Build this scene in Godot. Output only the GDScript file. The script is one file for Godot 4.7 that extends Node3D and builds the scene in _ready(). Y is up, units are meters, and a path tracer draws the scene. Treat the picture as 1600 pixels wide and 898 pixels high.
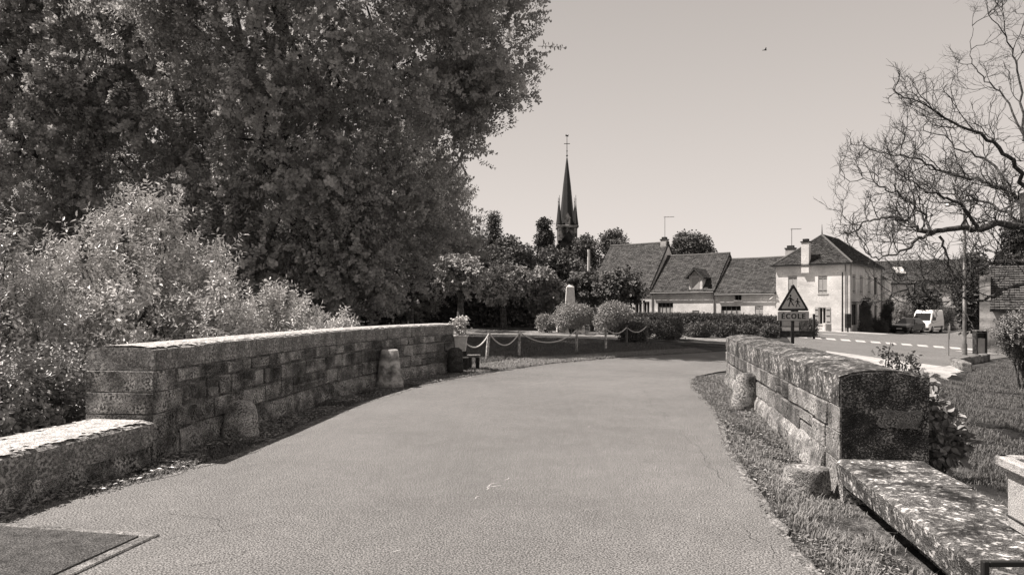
extends Node3D
# Village road over an old stone bridge. x right, y up, camera looks along -z. "d" below means metres in front of the camera.

const F := 1100.0
const EYE := 1.6
const HOR := 480.0
const FD := Vector2(-0.774, 0.633)      # along the house fronts, going away to the west (x, d)
const FN := Vector2(0.633, 0.774)       # from the house fronts into the houses (x, d)

var rng := RandomNumberGenerator.new()
var M := {}
var T := {}
var taken := {}
var cache := {}

# ------------------------------------------------------------------ mesh builder
class MB:
	var v := PackedVector3Array()
	var n := PackedVector3Array()
	var c := PackedColorArray()
	var uv := PackedVector2Array()
	var col := Color(1, 1, 1)
	func tri(a: Vector3, b: Vector3, e: Vector3) -> void:
		var nn := (b - a).cross(e - a).normalized()
		trin(a, b, e, nn, nn, nn)
	func trin(a: Vector3, b: Vector3, e: Vector3, na: Vector3, nb: Vector3, ne: Vector3) -> void:
		v.append(a); v.append(e); v.append(b)
		n.append(na); n.append(ne); n.append(nb)
		c.append(col); c.append(col); c.append(col)
	func quad(a: Vector3, b: Vector3, e: Vector3, f: Vector3) -> void:   # counter-clockwise seen from outside
		tri(a, b, e); tri(a, e, f)
	func quadn(a: Vector3, b: Vector3, e: Vector3, f: Vector3, na: Vector3, nb: Vector3, ne: Vector3, nf: Vector3) -> void:
		trin(a, b, e, na, nb, ne); trin(a, e, f, na, ne, nf)
	func box(p: Vector3, s: Vector3, b := Basis()) -> void:      # centre, size
		var h := s * 0.5
		var q := []
		for i in 8:
			q.append(p + b * Vector3(h.x if i & 1 else -h.x, h.y if i & 2 else -h.y, h.z if i & 4 else -h.z))
		quad(q[4], q[5], q[7], q[6]); quad(q[1], q[0], q[2], q[3])
		quad(q[0], q[4], q[6], q[2]); quad(q[5], q[1], q[3], q[7])
		quad(q[6], q[7], q[3], q[2]); quad(q[0], q[1], q[5], q[4])
	func cbox(p: Vector3, s: Vector3, ch: float, b := Basis(), jit := 0.0, r: RandomNumberGenerator = null) -> void:   # chamfered, 44 triangles
		var h := s * 0.5
		ch = minf(ch, minf(h.x, minf(h.y, h.z)) * 0.8)
		var P := []
		for i in 8:
			var sg := Vector3(1 if i & 1 else -1, 1 if i & 2 else -1, 1 if i & 4 else -1)
			var w := Vector3.ZERO
			if r != null:
				w = Vector3(r.randf_range(-1, 1), r.randf_range(-1, 1), r.randf_range(-1, 1)) * jit
			var trio := []
			for ax in 3:
				var k := h - Vector3(ch, ch, ch)
				k[ax] = h[ax]
				var w2 := Vector3.ZERO
				if r != null:
					w2 = Vector3(r.randf_range(-1, 1), r.randf_range(-1, 1), r.randf_range(-1, 1)) * jit * 0.35
				trio.append(p + b * (k * sg + w + w2))
			P.append(trio)
		var F6 := [[0, [0, 4, 6, 2]], [0, [5, 1, 3, 7]], [1, [0, 1, 5, 4]], [1, [6, 7, 3, 2]], [2, [1, 0, 2, 3]], [2, [4, 5, 7, 6]]]
		for f in F6:
			var a: int = f[0]
			var ii: Array = f[1]
			otri(P[ii[0]][a], P[ii[1]][a], P[ii[2]][a], p)
			otri(P[ii[0]][a], P[ii[2]][a], P[ii[3]][a], p)
		for ax in 3:                                             # edges parallel to axis ax
			var a1 := (ax + 1) % 3
			var a2 := (ax + 2) % 3
			for k in 4:
				var i0 := 0
				if k & 1: i0 |= 1 << a1
				if k & 2: i0 |= 1 << a2
				var i1 := i0 | (1 << ax)
				otri(P[i0][a1], P[i1][a1], P[i1][a2], p)
				otri(P[i0][a1], P[i1][a2], P[i0][a2], p)
		for i in 8:
			otri(P[i][0], P[i][1], P[i][2], p)
	func otri(a: Vector3, b: Vector3, e: Vector3, away: Vector3) -> void:   # turned to face away from a point inside
		if (b - a).cross(e - a).dot((a + b + e) / 3.0 - away) < 0:
			tri(a, e, b)
		else:
			tri(a, b, e)
	func tube(pts: Array, rad: Array, sides := 7, caps := true) -> void:
		var rings := []
		var nrm := []
		var up := Vector3.UP
		var last: Vector3 = (pts[1] - pts[0]).normalized()
		if absf(last.dot(up)) > 0.9:
			up = Vector3.RIGHT
		var x := up.cross(last).normalized()
		for i in pts.size():
			var dir: Vector3
			if i == 0: dir = pts[1] - pts[0]
			elif i == pts.size() - 1: dir = pts[i] - pts[i - 1]
			else: dir = pts[i + 1] - pts[i - 1]
			dir = dir.normalized()
			x = (x - dir * x.dot(dir)).normalized()
			var y := dir.cross(x)
			var ring := []
			var rn := []
			for s in sides:
				var a := TAU * s / sides
				var o := x * cos(a) + y * sin(a)
				ring.append(pts[i] + o * rad[i])
				rn.append(o)
			rings.append(ring); nrm.append(rn)
		for i in pts.size() - 1:
			for s in sides:
				var t := (s + 1) % sides
				quadn(rings[i][s], rings[i][t], rings[i + 1][t], rings[i + 1][s], nrm[i][s], nrm[i][t], nrm[i + 1][t], nrm[i + 1][s])
		if caps:
			for s in range(1, sides - 1):
				tri(rings[0][0], rings[0][s + 1], rings[0][s])
				var e := pts.size() - 1
				tri(rings[e][0], rings[e][s], rings[e][s + 1])
	func lathe(o: Vector3, prof: Array, sides := 16, jit := 0.0, r: RandomNumberGenerator = null, squash := Vector3.ONE) -> void:   # prof: [radius, height] bottom to top
		var rings := []
		for q in prof:
			var ring := []
			for s in sides:
				var a := TAU * s / sides
				var k := 1.0
				if r != null: k += r.randf_range(-jit, jit)
				ring.append(o + Vector3(cos(a) * q[0] * k, q[1], -sin(a) * q[0] * k) * squash)
			rings.append(ring)
		for i in prof.size() - 1:
			for s in sides:
				var t := (s + 1) % sides
				quad(rings[i][s], rings[i][t], rings[i + 1][t], rings[i + 1][s])
		var e := prof.size() - 1
		for s in range(1, sides - 1):
			tri(rings[e][0], rings[e][s], rings[e][s + 1])
			tri(rings[0][0], rings[0][s + 1], rings[0][s])
	func extrude(poly: PackedVector2Array, b: Basis, o: Vector3, thick: float) -> void:   # poly in b.x/b.y, thickness along b.z
		var q := poly
		if Geometry2D.is_polygon_clockwise(q):
			q = q.duplicate(); q.reverse()
		var idx := Geometry2D.triangulate_polygon(q)
		for i in range(0, idx.size(), 3):
			var a := q[idx[i]]
			var e := q[idx[i + 1]]
			var f := q[idx[i + 2]]
			if (e - a).cross(f - a) < 0:
				var tmp := e
				e = f; f = tmp
			tri(o + b * Vector3(a.x, a.y, thick), o + b * Vector3(e.x, e.y, thick), o + b * Vector3(f.x, f.y, thick))
			tri(o + b * Vector3(a.x, a.y, 0), o + b * Vector3(f.x, f.y, 0), o + b * Vector3(e.x, e.y, 0))
		for i in q.size():
			var a := q[i]
			var e := q[(i + 1) % q.size()]
			quad(o + b * Vector3(a.x, a.y, 0), o + b * Vector3(e.x, e.y, 0), o + b * Vector3(e.x, e.y, thick), o + b * Vector3(a.x, a.y, thick))
	func smooth() -> void:
		var acc := {}
		for i in v.size():
			var k := (v[i] * 2000.0).round()
			acc[k] = acc.get(k, Vector3.ZERO) + n[i]
		for i in v.size():
			n[i] = acc[(v[i] * 2000.0).round()].normalized()
	func mesh(with_color := true) -> ArrayMesh:
		var a := []
		a.resize(Mesh.ARRAY_MAX)
		a[Mesh.ARRAY_VERTEX] = v
		a[Mesh.ARRAY_NORMAL] = n
		if with_color: a[Mesh.ARRAY_COLOR] = c
		var m := ArrayMesh.new()
		m.add_surface_from_arrays(Mesh.PRIMITIVE_TRIANGLES, a)
		return m

# ------------------------------------------------------------------ naming and tagging
func numbered(called: String) -> String:
	if not taken.has(called):
		taken[called] = 0
		return called
	taken[called] += 1
	return "%s_%03d" % [called, taken[called]]

func tag(o: Node, label := "", category := "", group := "", kind := "") -> Node:
	if label: o.set_meta("label", label)
	if category: o.set_meta("category", category)
	if group: o.set_meta("group", group)
	if kind: o.set_meta("kind", kind)
	return o

func thing(called: String, label: String, category: String, at := Vector3.ZERO, turn := 0.0, group := "") -> Node3D:
	var o := Node3D.new()
	o.name = numbered(called)
	add_child(o)
	o.position = at
	o.rotation.y = turn
	tag(o, label, category, group)
	return o

func put(called: String, mb: MB, mat: Material, parent: Node = self) -> MeshInstance3D:
	var o := MeshInstance3D.new()
	o.mesh = mb.mesh()
	o.material_override = mat
	if parent == self:
		o.name = numbered(called)
		add_child(o)
	else:
		o.name = called
		parent.add_child(o, true)
	return o

func put_mesh(called: String, m: Mesh, mat: Material, parent: Node, t := Transform3D()) -> MeshInstance3D:
	var o := MeshInstance3D.new()
	o.mesh = m
	o.material_override = mat
	o.name = called if parent != self else numbered(called)
	parent.add_child(o, true)
	o.transform = t
	return o

func ap(called: String, mb: MB, mat: Material, parent: Node3D) -> MeshInstance3D:    # the shape is given in world axes
	var inv := parent.transform.affine_inverse()
	if parent.get_parent() != self:
		inv = (parent.get_parent().transform * parent.transform).affine_inverse()
	for i in mb.v.size():
		mb.v[i] = inv * mb.v[i]
		mb.n[i] = inv.basis * mb.n[i]
	return put(called, mb, mat, parent)

# ------------------------------------------------------------------ places
func V(x: float, y: float, d: float) -> Vector3:
	return Vector3(x, y, -d)

func P(px: float, py: float, d: float) -> Vector3:
	return Vector3((px - 800.0) / F * d, EYE - (py - HOR) / F * d, -d)

func PX(px: float, d: float) -> float:
	return (px - 800.0) / F * d

func ss(a: float, b: float, x: float) -> float:
	return smoothstep(a, b, x)

var bump := FastNoiseLite.new()
func deck_right(d: float) -> float:
	return 3.78 + 0.181 * (d - 6.4) + (maxf(0, d - 15.0) * 0.9)
func deck_left(d: float) -> float:
	return -4.45 - (maxf(0.0, d - 16.0) * 1.5)

func ground_at(x: float, d: float) -> float:
	var gr := -0.494 - 0.0556 * x + 0.0239 * d
	if x > 45.0: gr = -0.494 - 0.0556 * 45.0 + 0.0239 * d
	var top := -0.15 * ss(15, 30, d)
	if d < 6.0: gr = maxf(gr, -0.75)
	var k := 0.25
	var h := clampf(0.5 + 0.5 * (top - gr) / k, 0, 1)
	var base := lerpf(top, gr, h) - k * h * (1 - h)
	base = maxf(base, -1.6)
	# river bank on the west side
	var bank := (1.0 - ss(-6.2, -4.7, x)) * (1.0 - ss(17.0, 22.0, d))
	base = lerpf(base, -1.9, bank)
	# under the road the bridge deck
	var deck := (1.0 - ss(14.0, 27.0, d)) * (1.0 - ss(deck_right(d), deck_right(d) + 0.9, x)) * ss(deck_left(d) - 0.8, deck_left(d), x)
	var y := lerpf(base, 0.0, deck)
	var edge := 1.95 + 0.15 * (d - 4.5)
	y -= 0.15 * ss(edge, edge + 0.55, x) * (1.0 - ss(6.6, 9.0, d)) * (1.0 - ss(3.6, 4.6, x))
	return y

func tex_noise(kind: int, freq: float, seed_: int, oct := 4, size := 512) -> PackedByteArray:
	var n := FastNoiseLite.new()
	n.seed = seed_
	n.noise_type = kind
	n.frequency = freq
	n.fractal_type = FastNoiseLite.FRACTAL_FBM if oct > 1 else FastNoiseLite.FRACTAL_NONE
	n.fractal_octaves = oct
	if kind == FastNoiseLite.TYPE_CELLULAR:
		n.cellular_return_type = FastNoiseLite.RETURN_DISTANCE
	var im := n.get_seamless_image(size, size)
	im.convert(Image.FORMAT_L8)
	return im.get_data()

func speckle(o: Dictionary) -> ImageTexture:
	# grey surface: base tone, low and fine variation, single grains, pale spots, dark stains
	var s: int = o.get("size", 512)
	var A := tex_noise(FastNoiseLite.TYPE_SIMPLEX, o.get("flow", 0.008), o.seed, 4, s)
	var B := tex_noise(FastNoiseLite.TYPE_SIMPLEX, o.get("fmid", 0.04), o.seed + 1, 4, s)
	var C := tex_noise(FastNoiseLite.TYPE_SIMPLEX, o.get("fspot", 0.06), o.seed + 2, 3, s)
	var G := tex_noise(FastNoiseLite.TYPE_SIMPLEX, o.get("fgrit", 0.16), o.seed + 3, 2, s)
	var R := RandomNumberGenerator.new()
	R.seed = o.seed
	var out := PackedByteArray()
	out.resize(s * s)
	var base: float = o.base
	var al: float = o.get("low", 0.2)
	var am: float = o.get("mid", 0.2)
	var ag: float = o.get("grain", 0.1)
	var pt: float = o.get("pale_at", 2.0)
	var pv: float = o.get("pale", 0.8)
	var dt: float = o.get("dark_at", -1.0)
	var dv: float = o.get("dark", 0.2)
	var ps: float = o.get("psoft", 7.0)
	var ds: float = o.get("dsoft", 5.0)
	for i in s * s:
		var a := A[i] / 255.0
		var b := B[i] / 255.0
		var c := C[i] / 255.0
		var x := base + (a - 0.5) * al + (b - 0.5) * am + (G[i] / 255.0 - 0.5) * ag + (R.randf() - 0.5) * ag * 0.5
		var pk := c * 0.7 + a * 0.3
		if pk > pt: x = lerpf(x, pv + (b - 0.5) * 0.2, clampf((pk - pt) * ps, 0, 1))
		var dk := b * 0.6 + (1.0 - a) * 0.4
		if dk < dt: x = lerpf(x, dv, clampf((dt - dk) * ds, 0, 1))
		out[i] = int(clampf(x, 0, 1) * 255.0)
	return ImageTexture.create_from_image(Image.create_from_data(s, s, false, Image.FORMAT_L8, out))

func mat(key: String, tone: float, tex: Texture2D = null, scale := 1.0, rough := 0.9, opt := {}) -> StandardMaterial3D:
	# tone: linear grey multiplied with the texture
	var m := StandardMaterial3D.new()
	m.resource_name = key
	m.albedo_color = Color(tone, tone * 0.985, tone * 0.965).linear_to_srgb()
	m.roughness = rough
	m.vertex_color_use_as_albedo = true
	m.metallic_specular = opt.get("spec", 0.35)
	if tex:
		m.albedo_texture = tex
		m.uv1_triplanar = true
		m.uv1_world_triplanar = opt.get("world", true)
		m.uv1_scale = Vector3(scale, scale * opt.get("ystretch", 1.0), scale)
		m.uv1_triplanar_sharpness = 4.0
		if opt.has("relief"):
			m.heightmap_enabled = true
			m.heightmap_texture = opt.get("relief_tex", tex)
			m.heightmap_scale = opt.relief
	if opt.has("blotch"):
		m.detail_enabled = true
		m.detail_blend_mode = BaseMaterial3D.BLEND_MODE_MUL
		m.detail_albedo = opt.blotch
		m.detail_uv_layer = BaseMaterial3D.DETAIL_UV_2
		m.uv2_triplanar = true
		m.uv2_world_triplanar = true
		var bs: float = opt.get("bscale", 0.15)
		m.uv2_scale = Vector3(bs, bs, bs)
	if opt.has("back"):
		m.backlight_enabled = true
		m.backlight = Color(opt.back, opt.back, opt.back)
	if opt.has("metal"):
		m.metallic = opt.metal
	M[key] = m
	return m

# ------------------------------------------------------------------ foliage
func sprig(n: int, ln: float, wd: float, spread: float, sd: int, fine := true) -> ArrayMesh:
	var key := "sprig%d_%f_%f_%f_%d" % [n, ln, wd, spread, sd]
	if cache.has(key): return cache[key]
	var R := RandomNumberGenerator.new()
	R.seed = sd
	var m := MB.new()
	for i in n:
		var p := Vector3(R.randfn(0, 0.5), R.randfn(0, 0.4), R.randfn(0, 0.5)) * spread
		var dir := (p.normalized() * 0.7 + Vector3(R.randf_range(-1, 1), R.randf_range(-0.6, 0.5), R.randf_range(-1, 1))).normalized()
		var up := Vector3(R.randfn(0, 0.55), 1.0, R.randfn(0, 0.55)).normalized()
		var side := dir.cross(up).normalized()
		up = side.cross(dir)
		var L := ln * R.randf_range(0.7, 1.2)
		var W := wd * R.randf_range(0.75, 1.15) * 0.5
		var fold := W * R.randf_range(0.1, 0.55)
		var tip := p + dir * L - up * L * R.randf_range(0.0, 0.25)
		var g := R.randf_range(0.8, 1.15)
		m.col = Color(g, g, g)
		if fine:
			var l1 := p + dir * L * 0.3 - side * W * 0.85 + up * fold * 0.8
			var l2 := p + dir * L * 0.68 - side * W * 0.8 + up * fold * 0.6
			var r1 := p + dir * L * 0.3 + side * W * 0.85 + up * fold * 0.8
			var r2 := p + dir * L * 0.68 + side * W * 0.8 + up * fold * 0.6
			m.tri(p, tip, l1); m.tri(l1, tip, l2)
			m.tri(p, r1, tip); m.tri(r1, r2, tip)
		else:
			m.tri(p, tip, p + dir * L * 0.5 - side * W + up * fold)
			m.tri(p, p + dir * L * 0.5 + side * W + up * fold, tip)
	cache[key] = m.mesh()
	return cache[key]

func shoot(n: int, len_: float, ln: float, wd: float, sd: int, fine := true) -> ArrayMesh:
	# a leafy twig: leaves set alternately round a bent stem that points up
	var R := RandomNumberGenerator.new()
	R.seed = sd
	var m := MB.new()
	var bend := Vector3(R.randf_range(-0.2, 0.2), 0, R.randf_range(-0.2, 0.2))
	var at := func(t: float) -> Vector3: return Vector3(0, t * len_, 0) + bend * len_ * t * t
	m.col = Color(0.5, 0.5, 0.5)
	m.tube([at.call(0.0), at.call(0.5), at.call(1.0)], [len_ * 0.010, len_ * 0.007, len_ * 0.003], 3, false)
	for i in n:
		var t := 0.12 + 0.88 * (i + R.randf()) / n
		var a := i * 2.4 + R.randfn(0, 0.4)
		var o := Vector3(cos(a), 0, sin(a))
		var dir := (o + Vector3(0, R.randf_range(-0.15, 0.9), 0) * (0.5 + t)).normalized()
		var up := (Vector3.UP - dir * dir.y + Vector3(R.randfn(), R.randfn(), R.randfn()) * 0.35).normalized()
		var side := dir.cross(up).normalized()
		up = side.cross(dir)
		var k := R.randf_range(0.55, 1.15) * (1.0 - 0.35 * t)
		var L := ln * k
		var W := wd * k * 0.5
		var p: Vector3 = at.call(t) + dir * L * 0.18
		var fold := W * R.randf_range(0.1, 0.5)
		var tip := p + dir * L - up * L * R.randf_range(0.0, 0.3)
		var g := R.randf_range(0.7, 1.25)
		m.col = Color(g, g, g)
		if fine:
			var l1 := p + dir * L * 0.3 - side * W * 0.85 + up * fold * 0.8
			var l2 := p + dir * L * 0.68 - side * W * 0.8 + up * fold * 0.6
			var r1 := p + dir * L * 0.3 + side * W * 0.85 + up * fold * 0.8
			var r2 := p + dir * L * 0.68 + side * W * 0.8 + up * fold * 0.6
			m.tri(p, tip, l1); m.tri(l1, tip, l2)
			m.tri(p, r1, tip); m.tri(r1, r2, tip)
		else:
			m.tri(p, tip, p + dir * L * 0.5 - side * W + up * fold)
			m.tri(p, p + dir * L * 0.5 + side * W + up * fold, tip)
	return m.mesh()

func scatter(called: String, mesh_: Mesh, material: Material, xf: Array, cols: Array, parent: Node) -> MultiMeshInstance3D:
	var mm := MultiMesh.new()
	mm.transform_format = MultiMesh.TRANSFORM_3D
	mm.use_colors = true
	mm.mesh = mesh_
	mm.instance_count = xf.size()
	for i in xf.size():
		mm.set_instance_transform(i, xf[i])
		mm.set_instance_color(i, cols[i])
	var o := MultiMeshInstance3D.new()
	o.multimesh = mm
	o.material_override = material
	o.name = called if parent != self else numbered(called)
	parent.add_child(o, true)
	return o

func crown(parent: Node3D, blobs: Array, mesh_: Mesh, material: Material, count: int, sd: int, opt := {}) -> void:
	# blobs: [centre relative to parent, radii]; leaf sprays fill the outer part of each
	var R := RandomNumberGenerator.new()
	R.seed = sd
	var gap := FastNoiseLite.new()
	gap.seed = sd
	gap.frequency = opt.get("gap_freq", 0.5)
	var th: float = opt.get("gap", -0.25)
	var lo: float = opt.get("smin", 0.75)
	var hi: float = opt.get("smax", 1.3)
	var low_y: float = opt.get("low", -1e9)
	var tot := 0.0
	var cum := []
	for b in blobs:
		var r: Vector3 = b[1]
		tot += r.x * r.y
		cum.append(tot)
	var xf := []
	var cols := []
	var guard := 0
	while xf.size() < count and guard < count * 6:
		guard += 1
		var pick := R.randf() * tot
		var k := cum.bsearch(pick)
		k = mini(k, blobs.size() - 1)
		var dir := Vector3(R.randfn(), R.randfn(), R.randfn()).normalized()
		var rad: Vector3 = blobs[k][1]
		var f := pow(R.randf(), opt.get("fill", 0.42)) * R.randf_range(0.9, 1.08)
		var p: Vector3 = blobs[k][0] + dir * rad * f
		if p.y < low_y: continue
		if gap.get_noise_3dv(p + parent.position) < th: continue
		var up := (dir * 0.9 + Vector3(0, opt.get("rise", 0.7), 0) + Vector3(R.randfn(), R.randfn(), R.randfn()) * 0.4).normalized()
		var x := up.cross(Vector3(R.randfn(), R.randfn(), R.randfn())).normalized()
		var b := Basis(x, up, x.cross(up)) * R.randf_range(lo, hi)
		xf.append(Transform3D(b, p))
		var g: float = R.randf_range(0.72, 1.2) * opt.get("tone", 1.0)
		cols.append(Color(g, g, g))
	var o := scatter("crown", mesh_, material, xf, cols, parent)
	o.set_meta("kind", "stuff")

func limb_path(a: Vector3, b: Vector3, R: RandomNumberGenerator, sag := 0.12, n := 5) -> Array:
	var pts := []
	var l := a.distance_to(b)
	for i in n + 1:
		var t := float(i) / n
		var w := sin(t * PI) * l * 0.09
		pts.append(a.lerp(b, t) + Vector3(R.randf_range(-1, 1) * w, sin(t * PI) * l * sag, R.randf_range(-1, 1) * w))
	return pts

func taper(n: int, r0: float, r1: float) -> Array:
	var o := []
	for i in n:
		o.append(lerpf(r0, r1, float(i) / (n - 1)))
	return o

func simple_tree(called: String, label: String, group: String, px: float, d: float, ytop: float, ybot: float, halfw: float, o := {}) -> Node3D:
	# a tree whose crown reaches from ybot to ytop (pixels of the photo at that distance)
	var R := RandomNumberGenerator.new()
	R.seed = int(px * 7 + d * 13 + ytop)
	var x := PX(px, d)
	var base := Vector3(x, ground_at(x, d) - 0.05, -d)
	var t := thing(called, label, o.get("cat", "tree"), base, 0, group)
	var yt := P(px, ytop, d).y - base.y
	var yb := maxf(P(px, ybot, d).y - base.y, 0.15)
	var rw := halfw / F * d
	var blobs := []
	var nb: int = o.get("blobs", 16)
	var cy := (yt + yb) * 0.5
	var ry := (yt - yb) * 0.5
	var shape: String = o.get("shape", "round")
	for i in nb:
		var a := R.randf() * TAU
		var v := R.randf_range(-1, 1)
		var w := sqrt(maxf(0.05, 1 - v * v))
		if shape == "cone": w = clampf((1 - v) * 0.5, 0.04, 1.0)
		if shape == "flat": w = sqrt(maxf(0.1, 1 - v * v * 0.6))
		var rr := w * R.randf_range(0.35, 0.72)
		var br: float = rw * o.get("brad", 0.42) * R.randf_range(0.7, 1.15)
		if shape == "cone": br *= clampf(w + 0.15, 0.2, 1.0)
		var bry := minf(br * 0.85, ry * 0.8)
		blobs.append([Vector3(cos(a) * rr * rw, cy + v * (ry - bry), sin(a) * rr * rw), Vector3(br, bry, br)])
	if o.get("core", true):
		blobs.append([Vector3(0, cy, 0), Vector3(rw * 0.6, ry * 0.62, rw * 0.6)])
	var m := MB.new()
	var tr: float = o.get("trunk", clampf(rw * 0.09, 0.05, 0.5))
	var th := yb + ry * 0.8
	m.tube([Vector3(0, -0.1, 0), Vector3(0.02, 0.15, 0.01), Vector3(R.randf_range(-0.05, 0.05), th * 0.5, 0), Vector3(R.randf_range(-0.1, 0.1), th, 0)], [tr * 1.5, tr * 1.1, tr * 0.85, tr * 0.5], 9)
	for i in mini(7, nb):
		var s := Vector3(0, th * R.randf_range(0.65, 0.95), 0)
		m.tube(limb_path(s, blobs[i][0], R), taper(6, tr * 0.5, tr * 0.12), 5, false)
	put("trunk", m, M[o.get("bark", "bark")], t)
	crown(t, blobs, o.get("spray", T.spray_far), M[o.get("leaf", "leaf_far")], o.get("n", 900), int(px * 31 + d), {"smin": o.get("smin", 0.8), "smax": o.get("smax", 1.4), "gap": o.get("gap", -0.3), "gap_freq": o.get("gf", 0.45), "tone": o.get("tone", 1.0)})
	return t

func shrub(called: String, label: String, cat: String, group: String, at: Vector3, blobs_world: Array, spray: Mesh, leaf: String, n: int, sd: int, o := {}) -> Node3D:
	var t := thing(called, label, cat, at, 0, group)
	var R := RandomNumberGenerator.new()
	R.seed = sd
	var blobs := []
	for b in blobs_world:
		var r: float = b[1]
		blobs.append([b[0] - at, Vector3(r, r * o.get("flat", 0.95), r)])
	var m := MB.new()
	for i in int(o.get("spikes", 0)):
		var b: Array = blobs[R.randi() % blobs.size()]
		var a := R.randf() * TAU
		var w := R.randf_range(0.2, 0.9)
		var hgt := R.randf_range(0.18, 0.42)
		blobs.append([b[0] + Vector3(cos(a) * w, 1.0 - w * w * 0.45, sin(a) * w) * b[1].x, Vector3(0.13, hgt, 0.13)])
	for b in blobs:
		var e: Vector3 = b[0]
		var s := Vector3(e.x * 0.25, -0.1, e.z * 0.25)
		m.tube(limb_path(s, e + Vector3(0, b[1].y * 0.5, 0), R, 0.05), taper(6, o.get("stem", 0.035), 0.006), 5, false)
	put("stems", m, M.bark, t)
	crown(t, blobs, spray, M[leaf], n, sd, {"smin": o.get("smin", 0.7), "smax": o.get("smax", 1.25), "gap": o.get("gap", -0.28), "gap_freq": o.get("gf", 1.1), "fill": o.get("fill", 0.4), "low": o.get("low", 0.0), "tone": o.get("tone", 1.0)})
	return t

# ------------------------------------------------------------------ sheets that follow the ground
func sheet(called: String, poly: PackedVector2Array, cell: float, off: float, material: Material, parent: Node = self) -> MeshInstance3D:
	var m := MB.new()
	var lo := poly[0]
	var hi := poly[0]
	for p in poly:
		lo = lo.min(p); hi = hi.max(p)
	var x := floorf(lo.x / cell) * cell
	while x < hi.x:
		var d := floorf(lo.y / cell) * cell
		while d < hi.y:
			var sq := PackedVector2Array([Vector2(x, d), Vector2(x + cell, d), Vector2(x + cell, d + cell), Vector2(x, d + cell)])
			for part in Geometry2D.intersect_polygons(sq, poly):
				var idx := Geometry2D.triangulate_polygon(part)
				for i in range(0, idx.size(), 3):
					var q := []
					for k in 3:
						var w: Vector2 = part[idx[i + k]]
						q.append(V(w.x, ground_at(w.x, w.y) + off, w.y))
					var nn: Vector3 = (q[1] - q[0]).cross(q[2] - q[0])
					if nn.y > 0: m.tri(q[0], q[1], q[2])
					else: m.tri(q[0], q[2], q[1])
			d += cell
		x += cell
	m.smooth()
	return put(called, m, material, parent)

func wiggle(pts: Array, step: float, amp: float, sd: int, freq := 1.3) -> PackedVector2Array:
	var n := FastNoiseLite.new()
	n.seed = sd
	n.frequency = freq
	var out := PackedVector2Array()
	for i in pts.size() - 1:
		var a: Vector2 = pts[i]
		var b: Vector2 = pts[i + 1]
		var k := maxi(1, int(a.distance_to(b) / step))
		for j in k:
			var p := a.lerp(b, float(j) / k)
			out.append(p + Vector2(n.get_noise_2d(p.x, p.y), n.get_noise_2d(p.x + 50, p.y)) * amp)
	out.append(pts[pts.size() - 1])
	return out

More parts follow.
